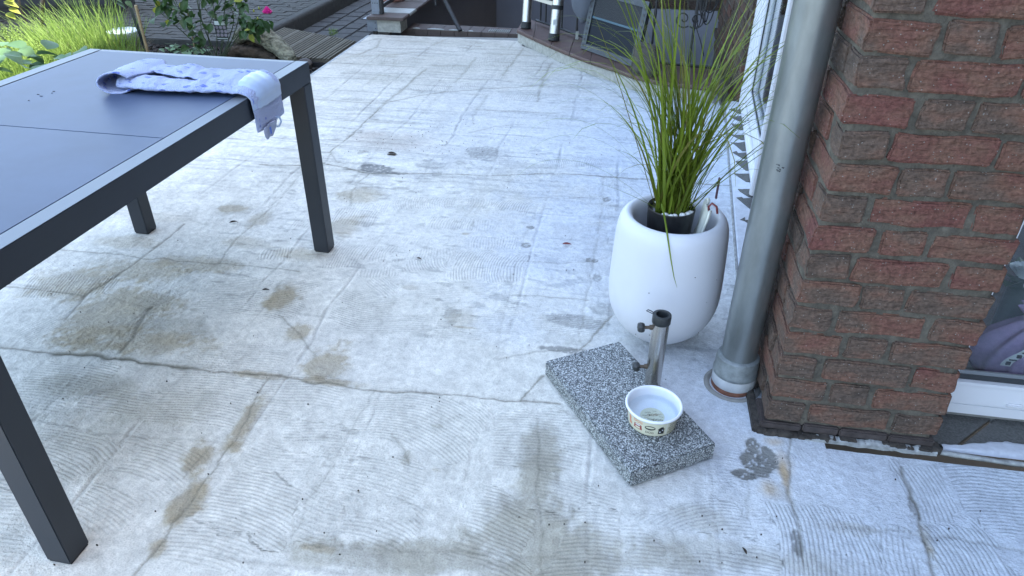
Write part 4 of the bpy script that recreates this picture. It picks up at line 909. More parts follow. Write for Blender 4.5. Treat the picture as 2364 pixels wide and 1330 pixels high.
mb.build('dirt_speck', MT['crumb'], pn)['kind'] = 'stuff'
gp = thing('grass_pot', 'black pot of tall artificial grass standing inside the white planter', 'potted grass', (PCX - .010, PCY + .018, .26))
MB().lathe([(.0, .0), (.058, .0), (.060, .01), (.0725, .205), (.0738, .210), (.0726, .213), (.0700, .211), (.0680, .186), (.0, .180)], n=48).build('pot', MT['potblack'], gp, True, 50)
pr_ = [[(.067 * r / 6 * math.cos(a), .067 * r / 6 * math.sin(a), .190 + .010 * float(vnoise(np.array(r * 3.1), np.array(a * 4), 2))) for a in np.linspace(0, 2 * math.pi, 37)] for r in range(7)]
MB().grid(pr_).build('potting_foam', MT['potblack'], gp)
for (a, r, s_) in ((-1.95, .056, .011), (-1.60, .059, .011), (-1.40, .052, .009), (-.95, .055, .0125), (-.62, .058, .0115), (-.35, .060, .010), (2.4, .055, .010), (.5, .058, .010)):
    bm = bmesh.new(); bmesh.ops.create_icosphere(bm, subdivisions=2, radius=1)
    ra = U(0, 3)
    for v in bm.verts:
        c = v.co; k = 1 + .18 * math.sin(c.x * 3 + ra) + .1 * math.sin(c.y * 4 + ra); v.co = Vector((c.x * s_ * 1.15 * k, c.y * s_ * .85 * k, c.z * s_ * .62))
    bmesh.ops.rotate(bm, verts=bm.verts, cent=(0, 0, 0), matrix=Matrix.Rotation(ra, 3, 'Z'))
    bmesh.ops.translate(bm, verts=bm.verts, vec=(r * math.cos(a), r * math.sin(a), .205)); me = bpy.data.meshes.new('pebble'); bm.to_mesh(me); bm.free(); link('pebble', me, MT['pebble'], gp, True)

def blade(parent, base, az, length, lean, curl, w0, m, nseg=11, twist=0., tipdir=0.):
    """one grass blade: narrow strip folded along its midrib that arches under its weight"""
    p = Vector(base); el = math.pi / 2 - lean; vs, fs = [], []; ds = length / nseg; aa = az
    for i in range(nseg + 1):
        t = i / nseg; wd = w0 * (1 - t ** 1.6) * (1 if t > .12 else .75 + 2 * t) + .00035
        d = Vector((math.cos(aa) * math.cos(el), math.sin(aa) * math.cos(el), math.sin(el)))
        sd = Vector((-math.sin(aa + twist * t), math.cos(aa + twist * t), 0)); up_ = d.cross(sd)
        vs += [tuple(p - sd * wd), tuple(p + up_ * wd * .28), tuple(p + sd * wd)]
        p = p + d * ds; el -= curl * ds * (.25 + 2.4 * t * t) / length; aa += tipdir / nseg
    for i in range(nseg):
        a = i * 3; fs += [(a, a + 1, a + 4, a + 3), (a + 1, a + 2, a + 5, a + 4)]
    me = bpy.data.meshes.new('blade'); me.from_pydata(vs, [], fs); me.update(); return link('blade', me, m, parent, True)
clumps = [(-.038, -.020), (-.014, -.036), (.012, -.034), (.030, -.030), (.045, -.008), (-.030, .015), (.0, .02), (.032, .022)]
nb = 0
for ci, (cx_, cy_) in enumerate(clumps):
    for i in range(22):
        az = math.atan2(cy_, cx_) * .5 + U(-math.pi, math.pi); 
        if rnd.random() < .62: az = rnd.choice((0, math.pi)) + U(-.9, .9)
        lean = abs(rnd.gauss(.17, .15)); L_ = U(.52, .80) if lean < .3 else U(.42, .62)
        if i % 5 == 0: L_ *= .62
        cur = U(.1, .8) if rnd.random() < .55 else U(1.2, 3.2)
        blade(gp, (cx_ + U(-.008, .008), cy_ + U(-.008, .008), .192), az, L_, lean, cur, U(.0026, .0052), MT['grassA'] if rnd.random() < .84 else MT['grassdry'], 11, U(-1.2, 1.2), U(-.3, .3)); nb += 1
# the strays that stand out in the photograph
for (az, L_, le, cu_, wd) in ((3.25, .62, .45, 2.6, .0016), (3.0, .66, .30, 3.2, .0015), (2.9, .70, .36, 2.7, .0015), (3.35, .60, .58, 2.4, .0014), (3.1, .74, .26, 2.6, .0015), (3.3, .52, .80, 1.9, .0014),
                           (3.35, .26, 1.05, .3, .0034), (.25, .48, .85, .2, .0022), (.15, .52, .72, .5, .0022), (.35, .56, .62, 1.4, .0016), (.0, .62, .42, 2.2, .0015), (-.2, .60, .5, 2.4, .0014),
                           (.1, .72, .34, 1.2, .0018), (3.05, .78, .12, .5, .0020), (-.1, .80, .16, .3, .0020), (.2, .84, .2, .2, .0018), (2.7, .5, .2, 3.4, .0014), (-.4, .48, .62, 2.2, .0014)):
    blade(gp, (U(-.03, .03), U(-.03, .0), .192), az, L_, le, cu_, wd, MT['grassA'], 18, .4)
# the one blade that bends down over the front of the planter
pts = [G(1527, 470, y=1.99), G(1534, 500, y=1.955), G(1541, 545, y=1.865), G(1549, 600, y=1.828), G(1556, 640, y=1.818), G(1563, 664, y=1.815)]
vs_, fs_ = [], []
for i, p in enumerate(pts):
    w_ = (.0026, .0028, .0026, .002, .0013, .0004)[i]; q = p - np.array([PCX - .010, PCY + .018, .26]); vs_ += [(q[0] - w_, q[1], q[2]), (q[0], q[1] - .001, q[2]), (q[0] + w_, q[1], q[2])]
for i in range(len(pts) - 1):
    a = i * 3; fs_ += [(a, a + 1, a + 4, a + 3), (a + 1, a + 2, a + 5, a + 4)]
me = bpy.data.meshes.new('blade'); me.from_pydata(vs_, [], fs_); me.update(); link('blade', me, MT['grassA'], gp, True)

# off-white wavy ceramic ornament leaning in the planter, with ribbon
orn = thing('ceramic_ornament', 'off-white wavy ceramic plaque with red-brown ribbon tucked beside the black pot', 'ceramic ornament', (PCX + .088, PCY - .010, .33), 0)
rows = []
for i in range(16):
    t = i / 15; w_ = .050 + .008 * math.sin(t * 9)
    rows.append([(-.018 + .024 * t + .006 * math.sin(k * 1.1), -.012 + w_ * (k / 9 * 2 - 1) + .018 * t, .02 + .145 * t + .006 * math.sin(k * 1.7 + 1) * t) for k in range(10)])
o = MB().grid(rows).build('plaque', MT['ceramic'], orn, True); md = o.modifiers.new('thick', 'SOLIDIFY'); md.thickness = .006; md.offset = 0
MB().tube([(.010, -.02, .15), (.004, -.028, .175), (.012, -.03, .188), (.026, -.034, .180), (.031, -.040, .160)], .0035, 6).box(.012, .020, -.062, -.05, .03, .062, b=.002).build('ribbon', MT['ribbonred'], orn, True)
MB().box(.030, .036, .05, .062, .165, .235, b=.002).build('tag', MT['plum'], orn)

# ================================================================== PARASOL BASE
c4 = [np.array(p) for p in ((-.173, 1.741), (.055, 1.878), (.333, 1.470), (.098, 1.303))]
cen = sum(c4) / 4; ax_ = (c4[2] - c4[1] + c4[3] - c4[0]) / 2; sa_ = math.atan2(ax_[1], ax_[0])
ub = thing('parasol_base', 'grey granite parasol base slab with a short steel tube and two black knobs', 'parasol base', (cen[0], cen[1], 0), sa_)
LX, LY = float(np.hypot(*ax_)) / 2, float(np.hypot(*(c4[1] - c4[0]))) / 2
MB().box(-LX, LX, -LY, LY, .004, .058, b=.005).build('granite_slab', MT['granite'], ub, True, 30)
ti = Matrix.Rotation(-sa_, 2) @ Vector((.157 - cen[0], 1.683 - cen[1]))
MB().lathe([(.0238, .058), (.0238, .290), (.0212, .290), (.0212, .10)], (ti.x, ti.y, 0), n=48).build('steel_tube', MT['steel'], ub, True, 40)
MB().lathe([(.0246, .278), (.0262, .280), (.0264, .302), (.0255, .3055), (.0175, .3065), (.0165, .303), (.0165, .24)], (ti.x, ti.y, 0), n=48).build('cap_ring', MT['knob'], ub, True, 40)
RI = Matrix.Rotation(-sa_, 3, 'Z')
def loc_(p): q = RI @ Vector(p); return (ti.x + q.x, ti.y + q.y, p[2])
MB().tube([loc_((-.022, .006, .303)), loc_((-.030, .010, .307)), loc_((-.040, .012, .309)), loc_((-.044, .006, .309)), loc_((-.036, .002, .308)), loc_((-.024, .0, .304))], .0014, 6).build('cap_strap', MT['knob'], ub, True)
for zk in (.262, .122):
    b_ = MB().tube([loc_((-.022, -.004, zk)), loc_((-.048, -.009, zk))], .0048, 10).tube([loc_((-.022, -.004, zk)), loc_((-.030, -.0055, zk))], .0075, 12).build('bolt', mat('rusty_bolt', (.10, .075, .055), .55, metal=.5) if 'rusty_bolt' not in bpy.data.materials else bpy.data.materials['rusty_bolt'], ub, True, 40)
    mb = MB(); n = 42; prof_ = []
    ctr = Vector((-.054, -.0105, zk)); d = Vector((-1, -.2, .0)).normalized(); e1 = Vector((0, 0, 1)); e2 = d.cross(e1)
    rows = []
    for (rr, off) in ((.001, -.009), (.011, -.009), (.0135, -.006), (.0145, 0), (.0135, .006), (.010, .009), (.001, .0095)):
        row = []
        for k in range(n + 1):
            a = 2 * math.pi * k / n; r_ = rr * (1 + (.10 * math.cos(a * 6) if rr > .005 else 0)); p = ctr + d * off + e1 * r_ * math.cos(a) + e2 * r_ * math.sin(a); row.append(loc_(tuple(p)))
        rows.append(row)
    mb.grid(rows).build('knob', MT['knob'], b_, True, 50)

# ================================================================== DOG BOWL
BX, BY, BZ = .155, 1.520, .058
db = thing('dog_bowl', 'round cream and white ceramic dog bowl with DOG lettering on the granite slab', 'dog bowl', (BX, BY, BZ))
RB, RT = .0675, .0735
MB().lathe([(.0, .0015), (.060, .0), (.0655, .003), (.0672, .008), (.0690, .030), (.0708, .0525)], n=96, cap=False).build('outer_wall', MT['cream'], db, True, 50)
MB().lathe([(.0709, .0522), (.0735, .0530), (.0772, .0565), (.0785, .0595), (.0776, .0625), (.0745, .0638), (.0712, .0625), (.0695, .058), (.0675, .035), (.0665, .024), (.062, .0185), (.050, .0165), (.0, .016)], n=96, cap=False).build('inner_bowl', MT['glaze'], db, True)
MB().lathe([(.0, .0165), (.0335, .0169)], n=64, cap=False).build('printed_disc', MT['cream'], db)
def text_mesh(txt, size, spacing=1.0, bold=0.0):
    cu_ = bpy.data.curves.new('txt', 'FONT'); cu_.body = txt; cu_.size = size; cu_.align_x = 'CENTER'; cu_.align_y = 'CENTER'; cu_.offset = bold; cu_.resolution_u = 4; cu_.space_character = spacing
    ob = bpy.data.objects.new('txt', cu_); COL.objects.link(ob); dg = bpy.context.evaluated_depsgraph_get(); me = bpy.data.meshes.new_from_object(ob.evaluated_get(dg))
    V = [v.co[:] for v in me.vertices]; F = [tuple(p.vertices) for p in me.polygons]; bpy.data.objects.remove(ob); bpy.data.meshes.remove(me); return V, F
A0 = math.atan2(-BY, -BX)                            # bearing of the side shown in the photograph
def wrap(V, ang, zc, tilt=0.):
    out = []
    for (x, y, z) in V:
        x2, y2 = x * math.cos(tilt) - y * math.sin(tilt), x * math.sin(tilt) + y * math.cos(tilt)
        zz = zc + y2; r = .0672 + (zz - .008) * .0808 + .0005 + z; a = A0 + math.radians(ang) + x2 / r
        out.append((r * math.cos(a), r * math.sin(a), zz))
    return out
def flat(poly, z=0.):                                 # filled outline, triangulated finely enough to bend round the bowl
    bm = bmesh.new(); vs = [bm.verts.new((p[0], p[1], z)) for p in poly]; f = bm.faces.new(vs); bmesh.ops.triangulate(bm, faces=[f])
    bmesh.ops.subdivide_edges(bm, edges=[e for e in bm.edges if e.calc_length() > .004], cuts=2, use_grid_fill=False); bmesh.ops.triangulate(bm, faces=bm.faces[:])
    bm.verts.index_update(); V = [v.co[:] for v in bm.verts]; F = [tuple(v.index for v in f.verts) for f in bm.faces]; bm.free(); return V, F
def ell(cx, cy, a, b, n=28, s=0, e=2 * math.pi): return [(cx + a * math.cos(s + (e - s) * k / n), cy + b * math.sin(s + (e - s) * k / n)) for k in range(n if e - s > 6.2 else n + 1)]
def ring(cx, cy, a, b, a2, b2, oy=0, n=36):
    V = [(x, y, 0) for x, y in ell(cx, cy, a, b, n)] + [(x, y, 0) for x, y in ell(cx, cy + oy, a2, b2, n)]; return V, [(k, (k + 1) % n, n + (k + 1) % n, n + k) for k in range(n)]
ink = {'inkblack': MB(), 'inkred': MB(), 'inkorange': MB(), 'cream': MB(), 'glaze': MB()}
def stamp(m, VF, ang, zc, tilt=0., lift=0.):
    V, F = VF; ink[m].add(wrap([(p[0], p[1], lift) for p in V], ang, zc, tilt), F)
# dog jumping (orange)
dogp = [(-.002, .016), (.001, .014), (.002, .010), (.006, .011), (.005, .008), (.0025, .007), (.003, .002), (.004, -.003), (.008, -.006), (.009, -.010), (.007, -.009), (.006, -.014), (.004, -.010), (.001, -.010), (.000, -.013), (-.002, -.011), (-.002, -.005), (-.002, .004), (-.005, .010), (-.006, .013), (-.003, .0125)]
stamp('inkorange', flat(dogp), -55, .028); stamp('inkred', flat([(x * 1.0, y) for x, y in ell(0, 0, .004, .011, 16)]), -78, .028)
stamp('inkorange', text_mesh('DOG', .0125, 1.0, .0001), -30, .0425)
stamp('inkred', flat([(-.0115, .0085), (-.0095, .0095), (.0095, .0095), (.0115, .0085), (.0135, -.0075), (-.0135, -.0075)]), -30, .0235)
stamp('glaze', flat(ell(0, .0068, .0088, .0018, 20)), -30, .0235, 0, .0002)
bone = [(-.006, .0012), (-.0075, .0030), (-.0095, .0014), (-.0085, 0), (-.0095, -.0014), (-.0075, -.0030), (-.006, -.0012), (.006, -.0012), (.0075, -.0030), (.0095, -.0014), (.0085, 0), (.0095, .0014), (.0075, .0030), (.006, .0012)]
stamp('cream', flat([(x * .8, y - .002) for x, y in bone]), -30, .0235, 0, .0002)
stamp('inkblack', ring(0, 0, .0145, .0078, .0122, .0036, .0012), -1, .0335)
for k in range(9):
    a = math.pi * (1.12 + .76 * k / 8); stamp('cream', flat(ell(.0132 * math.cos(a), .0061 * math.sin(a), .0005, .0005, 6)), -1, .0335, 0, .0002)
stamp('inkblack', text_mesh('DOG', .0100, 1.0, .0001), -1, .0165)
stamp('inkblack', flat([(-.0085, .004), (-.0105, .0045), (-.001, .0135), (.0015, .0115), (.0015, .0140), (.0040, .0140), (.0040, .0095), (.0095, .0045), (.0075, .004), (.0075, -.0125), (-.0085, -.0125)]), 25, .0265)
for (px, py) in ((-.0035, -.006), (.0030, .0005)):
    stamp('glaze', flat(ell(px, py, .0021, .0017, 10)), 25, .0265, 0, .0002)
    for q in (-.0022, -.0007, .0008, .0023): stamp('glaze', flat(ell(px + q, py + .0027 - abs(q) * .25, .00062, .0008, 8)), 25, .0265, 0, .0002)
stamp('glaze', flat([(-.0006, -.02), (.0006, -.02), (.0006, .022), (-.0006, .022)]), 37, .030)
for k in range(5): stamp('inkblack', text_mesh('DOG', .0074, 1., .0001), 49 + (k % 2) * 3, .0475 - .0085 * k)
for k in range(4): stamp('inkblack', text_mesh('DOG', .0074, 1., .0001), 68, .0435 - .0085 * k)
for k in range(8): stamp('inkorange' if k % 3 else 'inkblack', text_mesh('DOG', .011, 1., .0001), 95 + k * 22, .03 + .006 * (k % 2))
for m_, b_ in ink.items():
    if b_.v: b_.build(dict(inkblack='black_print', inkred='red_print', inkorange='orange_print', cream='cream_print', glaze='white_print')[m_], MT[m_], db)
# print in the bottom of the bowl
mb = MB(); mo = MB()
for i, (x, y, s_, r_, c) in enumerate([(.000, .0030, .0135, .35, 1), (.013, -.0105, .0125, .25, 0), (-.011, .0085, .0075, .3, 0), (-.003, -.0125, .0075, 0, 0), (.0135, .0080, .0085, .4, 1), (-.0165, -.003, .006, .1, 0), (.006, -.0195, .0065, 0, 0), (.003, .0165, .005, .1, 0), (-.0125, -.0085, .0055, 0, 1), (.0195, .0015, .005, 0, 0)]):
    V, F = text_mesh('DOG', s_ * .95, 1., 0); x *= 1.25; y *= 1.25; ca, sa = math.cos(r_), math.sin(r_); (mo if c else mb).add([(x + p[0] * ca - p[1] * sa, y + p[0] * sa + p[1] * ca, .0172) for p in V], F)
V, F = flat([(x * .55, y * .55) for x, y in bone]); mb.add([(-.0085 + p[1] * .6 - p[0] * .5, .0015 + p[0] * .8, .0172) for p in V], F)
ng = math.atan2(-BY, -BX) + math.pi / 2
o = mb.build('disc_print', MT['inkblack'], db); o.rotation_euler = (0, 0, ng - 0.0); o2 = mo.build('disc_print_brown', mat('brown_print', (.22, .13, .07), .4), db); o2.rotation_euler = (0, 0, ng)
# water
wm = glassmat('clear_water', (.94, .97, .98), .02)
MB().lathe([(.0, .036), (.0672, .036)], n=64).build('water', wm, db)

# ================================================================== BACK OF THE TERRACE
# diagonal step (curb of the stairwell): tiles with a rounded nosing over a pale riser
STZ = .105
NOSE_PX = [(1193,68),(1232,86),(1272,104),(1315,122),(1363,140),(1417,157),(1460,173),(1521,188),(1590,196),(1650,202)]
BACK_PX = [(1212,40),(1238,50),(1285,66),(1328,82),(1372,99),(1420,116),(1474,132),(1531,148),(1594,155),(1662,160)]
NF = [G(u, v, STZ)[:2] for u, v in NOSE_PX]; NB = [G(u, v, STZ)[:2] for u, v in BACK_PX]
st = thing('tiled_step', 'low curved step of reddish brown tiles with rounded nosing over a pale riser', 'step', (0, 0, 0))
def lerp(a, b, t): return a + (b - a) * t
for i in range(len(NF) - 1):
    a, b, c, d = NF[i], NF[i + 1], NB[i + 1], NB[i]; g_ = .004
    e = (b - a) / np.linalg.norm(b - a); nrm = np.array([-e[1], e[0]]);
    a2, b2 = a + e * g_, b - e * g_; e2 = (c - d) / np.linalg.norm(c - d); d2, c2 = d + e2 * g_, c - e2 * g_
    mb = MB(); rows = []
    for P0, P1 in ((a2, d2), (b2, c2)):
        back = (P1 - P0) / np.linalg.norm(P1 - P0); row = []
        for (o_, z) in ((.008, STZ - .030), (.0, STZ - .026), (-.004, STZ - .016), (-.002, STZ - .006), (.004, STZ), (.02, STZ + .0)):
            q = P0 + back * o_; row.append((q[0], q[1], z))
        row.append((P1[0], P1[1], STZ)); row.append((P1[0], P1[1], STZ - .02)); rows.append(row)
    mb.grid(rows); mb.f += [tuple(range(8)), tuple(range(8, 16))[::-1]]
    mb.build('tile', MT['terracotta'], st, True, 40)
mb = MB(); rows = []
for z in (-.02, .005, .03, .055, STZ - .012):
    rows.append([(P[0] + .004 * math.sin(i), P[1] + .014, z) for i, P in enumerate(NF)])
ins = [(P[0] + .006, P[1] + .018) for P in NF]; mb.prism(ins + [tuple(P) for P in NB[::-1]], -1.5, STZ - .014)
mb.build('riser', MT['plaster'], st)
mb = MB()
for i in range(34):
    t = rnd.random() * (len(NF) - 1.001); k = int(t); P = lerp(NF[k], NF[k + 1], t - k); s_ = U(.002, .03); mb.box(P[0] + .008 - s_ * .5, P[0] + .008 + s_, P[1] + .009, P[1] + .02, U(-.006, .0), U(-.002, .006), b=.001)
mb.build('flaked_mortar', MT['concrete'], st)['kind'] = 'stuff'

# far edge of the terrace
fe = thing('terrace_edge', 'brown grey tiled edge strip with white mortar scraps at the far end of the terrace', 'edge tiles', (0, 0, 0))
e0, e1 = G(925, 66)[:2], G(1206, 80)[:2]
for i in range(9):
    a = lerp(e0, e1, i / 9 + .002); b = lerp(e0, e1, (i + 1) / 9 - .002)
    MB().add([(a[0], a[1], .002), (b[0], b[1], .002), (b[0], b[1] + .22, .002), (a[0], a[1] + .22, .002), (a[0], a[1], -.12), (b[0], b[1], -.12), (b[0], b[1] + .22, -.12), (a[0], a[1] + .22, -.12)],
             [(0, 1, 2, 3), (0, 4, 5, 1), (1, 5, 6, 2), (2, 6, 7, 3), (3, 7, 4, 0)]).build('tile', MT['coping'], fe)
for t0, t1, w_ in ((.1, .16, .03), (.22, .36, .035), (.40, .52, .03), (.56, .60, .02), (.95, 1.0, .05)):
    a, b = lerp(e0, e1, t0), lerp(e0, e1, t1); n = 12
    MB().prism([(lerp(a[0], b[0], k / n), lerp(a[1], b[1], k / n) + .01) for k in range(n + 1)] + [(lerp(a[0], b[0], k / n), lerp(a[1], b[1], k / n) + .012 + w_ * math.sin(math.pi * k / n) * U(.6, 1)) for k in range(n, -1, -1)], .0022, .009).build('mortar_scrap', MT['whitetile'], fe)
mb = MB()
for k in range(11):
    t = .72 + .016 * k; a = lerp(e0, e1, t); mb.box(a[0], a[0] + .008, a[1] + .03, a[1] + .12, .0022, .010, b=.001)
mb.build('combed_mortar', MT['whitetile'], fe)['kind'] = 'stuff'

# stairwell walls
sw = thing('stairwell', 'smooth grey rendered walls of the basement stairwell behind the terrace', 'stairwell walls', (0, 0, 0))
WX = -1.975
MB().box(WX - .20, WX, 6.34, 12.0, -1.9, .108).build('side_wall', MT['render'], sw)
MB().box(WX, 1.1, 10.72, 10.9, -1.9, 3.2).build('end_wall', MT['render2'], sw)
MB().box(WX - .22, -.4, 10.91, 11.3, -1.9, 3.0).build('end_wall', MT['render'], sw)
zt = G(1580, 24, y=6.55)[2]
MB().box(-.30, 1.1, 6.55, 6.75, -1.9, zt).build('plinth_wall', mat('pale_lilac_render', (.24, .245, .28), .9, var=.05), sw)
MB().box(-2.0, 1.1, 6.33, 12, -1.9, -1.85).build('stairwell_floor', MT['concrete'], sw)
MB().box(WX, .2, 6.45, 6.52, -1.85, -.14).build('front_wall', MT['render'], sw)
bw = thing('stair_side_wall', 'dark brown brick wall above the pale plinth behind the wrought iron railing', 'brick wall', (-.30, 6.56, zt))
for k in range(30):
    x = 0 if k % 2 else -.0; L0 = .205 if k % 2 else .098
    while x < 1.3:
        put_brick(bw, L0, .098, .066, (x, 0, .012 + CH * k), 0, U(.0, .5), 'brick_dark'); x += L0 + .01; L0 = .205
MB().box(.0, 1.40, .006, .20, .002, 2.4).build('mortar', MT['mortar'], bw)

# low wall with coping, left of the stairwell
lw = thing('low_wall', 'low white-ended wall with brown coping tiles, one tile white', 'low wall', (0, 0, 0))
c0 = G(872, 75)[:2]
MB().box(WX - .205, WX + .002, 6.14, 6.338, .004, .104).build('wall_end', MT['plaster'], lw)
y = 6.10; i = 0
while y < 10.6:
    ln = .30 if i else .21
    if i == 1: ln = .22
    MB().box(WX - .285, WX + .045, y, y + ln - .006, .108, .134, b=.006).build('coping_tile', MT['whitetile'] if i == 1 else MT['coping'], lw, True, 40); y += ln; i += 1
MB().box(WX - .30, WX - .21, 6.15, 6.33, .006, .100, b=.002).box(WX - .325, WX - .285, 6.13, 6.33, .106, .110).build('sheet_flashing', MT['galv'], lw)
MB().box(WX - .26, WX - .22, 6.17, 6.2, -.12, .006).box(WX - .20, WX - .10, 6.15, 6.2, -.03, .003, b=.004).build('debris', MT['rot'], lw)
mb = MB()
for z in (.025, .072): mb.box(WX - .2275, WX - .2215, 6.146, 6.150, z, z + .008)
mb.build('screw', MT['gap'], lw)
po = thing('railing_post', 'perforated galvanised railing post on the end of the low wall', 'railing post', (0, 0, 0))
pp = G(881, 33, .135); 
MB().box(pp[0] - .085, pp[0] - .015, pp[1] - .004, pp[1] + .004, .1345, 1.1).box(pp[0] - .085, pp[0] - .015, pp[1] - .012, pp[1] + .004, .1345, .165, b=.002).build('strap', MT['galv'], po)
MB().box(pp[0] - .014, pp[0] + .012, pp[1] - .01, pp[1] + .045, .1345, 1.1, b=.002).build('post', MT['iron'], po)
mb = MB()
for k in range(12):
    for j in range(3): mb.lathe([(.0, 0), (.0045, 0), (.0045, .001), (0, .001)], (pp[0] - .070 + .02 * j, pp[1] - .0048, .225 + .028 * k + .02 * (k > 0)), n=10, rot=Matrix.Rotation(math.pi / 2, 3, 'X'))
mb.build('hole', MT['gap'], po)
rl = thing('low_wall_railing', 'dark grey steel railing running along the top of the low wall', 'railing', (0, 0, 0))
MB().box(pp[0] - .008, pp[0] + .012, pp[1] + .046, 10.5, .185, .215, b=.002).build('bottom_rail', MT['iron'], rl)
MB().box(pp[0] - .008, pp[0] + .012, pp[1] + .046, 10.5, 1.05, 1.08, b=.002).build('top_rail', MT['iron'], rl)
for k in range(18): MB().box(pp[0] - .004, pp[0] + .008, pp[1] + .28 + .22 * k, pp[1] + .292 + .22 * k, .216, 1.049).build('baluster', MT['iron'], rl)
fpot = thing('terracotta_pot', 'terracotta flower pot behind the low wall railing', 'flower pot', (pp[0] - .0, 6.95, .137))
q = G(896, 4, .14); fpot.location = (q[0], q[1] + .12, .137)
MB().lathe([(.0, 0), (.075, 0), (.10, .15), (.115, .15), (.117, .19), (.105, .19), (.10, .16), (0, .155)], n=40).build('pot', mat('terracotta_pot', (.27, .085, .045), .7, var=.1), fpot, True, 40)
MB().lathe([(.0, -.006), (.11, -.006), (.125, .012), (.118, .014), (.104, .0), (0, .0)], n=40).build('saucer', mat('pink_saucer', (.32, .17, .13), .7), fpot, True, 40)

# leaning black pole and strap
bp = thing('black_pole', 'black pole leaning against the stairwell behind the terrace edge', 'pole', (0, 0, 0))
a = G(1063, 72, .003); b = G(1027, 0, y=a[1] + .25); d = b - a
MB().tube([tuple(a + d * -.0), tuple(a + d * 2.6)], .019, 12).build('pole', MT['gap'], bp, True, 40)
kn = G(1006, 10, y=a[1] + .22)
MB().tube([tuple(kn + np.array([0, 0, .25])), tuple(kn + np.array([0, 0, .0])), tuple(kn + np.array([.004, 0, -.012]))], [.007, .009, .016], 8).tube([(kn[0], kn[1], kn[2] + .06), (a[0] + d[0] * 1.3, a[1] + d[1] * 1.3, kn[2] + .06)], .012, 8).build('strap', MT['gap'], bp, True)

# wrought iron railing along the back of the step
ir = thing('iron_railing', 'black wrought iron railing with scrolls behind the tiled step', 'railing', (0, 0, 0))
RP = [G(u, v - 3, STZ + .03) for u, v in BACK_PX[1:]]
MB().tube([tuple(p) for p in RP], .011, 6).build('bottom_rail', MT['iron'], ir)
MB().tube([(p[0], p[1], .95) for p in RP], .014, 6).build('top_rail', MT['iron'], ir)
def railpt(u):
    us = [c[0] for c in BACK_PX[1:]]; i = max(0, min(len(us) - 2, next((k for k in range(len(us) - 1) if us[k + 1] >= u), len(us) - 2))); t = (u - us[i]) / (us[i + 1] - us[i]); return RP[i] + (RP[i + 1] - RP[i]) * t
for u in (1248, 1260, 1276, 1297, 1331, 1502, 1590):
    p = railpt(u); pts = [(p[0], p[1], p[2] + z) for z in np.linspace(0, .82, 30)]
    rr = [.0075 + (.0025 if int(i / 3) % 3 == 0 else 0) for i in range(30)] if u > 1300 else .007
    MB().tube(pts, rr, 6).build('baluster', MT['iron'], ir)
p = railpt(1333); MB().box(p[0] - .013, p[0] + .013, p[1] - .03, p[1], STZ + .001, STZ + .06, b=.003).build('post_foot', MT['whitetile'], ir)
for sgn, uc in ((-1, 1578), (1, 1608)):
    c = G(uc, 44 if sgn < 0 else 46, y=railpt(1590)[1] - .012); pts = []
    for i in range(60):
        t = i / 59; a = (t * 2.6 * math.pi) ; r = .009 + .048 * t; pts.append((c[0] - sgn * r * math.cos(a + .4) * -1, c[1], c[2] - r * math.sin(a + .4)))
    MB().tube(pts, .0048, 6).build('scroll', MT['iron'], ir, True)
cb = thing('black_cables', 'bundle of black cables hanging in loops beside the scrolled railing', 'cables', (0, 0, 0))
for i in range(7):
    c = G(1632 + U(-8, 16), -30, y=5.02 - .02 * i); w_ = U(.02, .06); l = U(.12, .26)
    MB().tube([(c[0] + w_ * math.sin(t * 2 * math.pi) * (1 if i % 2 else .6) , c[1], c[2] + .2 - (l + .12) * (1 - math.cos(t * 2 * math.pi)) * .5 * 1.2) for t in np.linspace(0, 1, 30)], .004, 5).build('cable', MT['gap'], cb, True)
c = G(1606, 60, y=4.98); e_ = G(1625, 130, y=4.98); MB().tube([tuple(c), tuple(lerp(c, e_, .5) + np.array([.004, 0, 0])), tuple(e_)], .003, 5).build('cable', MT['gap'], cb, True)

# telescopic ladder
ld = thing('telescopic_ladder', 'aluminium telescopic ladder with black feet standing on the tiled step', 'ladder', (0, 0, 0))
f1, f2 = G(1214, 66, STZ), G(1278, 94, STZ); ln_ = np.array([.012, .10, .0])
for f, r_, zc, sx in ((f1, .040, .245, .03), (f2, .042, .235, .055)):
    def at_(z): return (f[0] + (z - STZ) * sx, f[1] + (z - STZ) * .22, z)
    MB().tube([at_(STZ + .001), at_(STZ + .05)], [r_ * 1.06, r_ * 1.02], 28).build('rubber_foot', MT['rubber'], ld, True, 40)
    MB().tube([at_(STZ + .0502), at_(STZ + .22)], r_ * .94, 28).build('tube', MT['alu'], ld, True, 40)
    MB().tube([at_(STZ + .2202), at_(STZ + .25)], r_ * 1.08, 28).build('joint_collar', MT['rubber'], ld, True, 40)
    MB().tube([at_(STZ + .2502), at_(STZ + .9)], r_ * 1.0, 28).build('tube', MT['alu'], ld, True, 40)
def at1(z): return np.array([f1[0] + (z - STZ) * .03, f1[1] + (z - STZ) * .22, z])
def at2(z): return np.array([f2[0] + (z - STZ) * .055, f2[1] + (z - STZ) * .22, z])
a, b = at1(STZ + .245), at2(STZ + .255); d = (b - a) / np.linalg.norm(b - a); MB().tube([tuple(a + d * .04), tuple(b - d * .04)], .021, 4).build('rung', MT['alurung'], ld)
a, b = at1(STZ + .50), at2(STZ + .50); MB().tube([tuple(a + d * .04), tuple(b - d * .04)], .021, 4).build('rung', MT['alurung'], ld)
q = at1(STZ + .28); MB().box(q[0] - .012, q[0] + .012, q[1] - .052, q[1] - .040, q[2], q[2] + .08, b=.003).build('yellow_latch', MT['yellow'], ld)
q = at2(STZ + .33); MB().box(q[0] - .022, q[0] + .022, q[1] - .0445, q[1] - .0425, q[2] - .05, q[2] + .14, b=.0008).build('sticker', mat('pale_sticker', (.5, .53, .55), .4), ld)
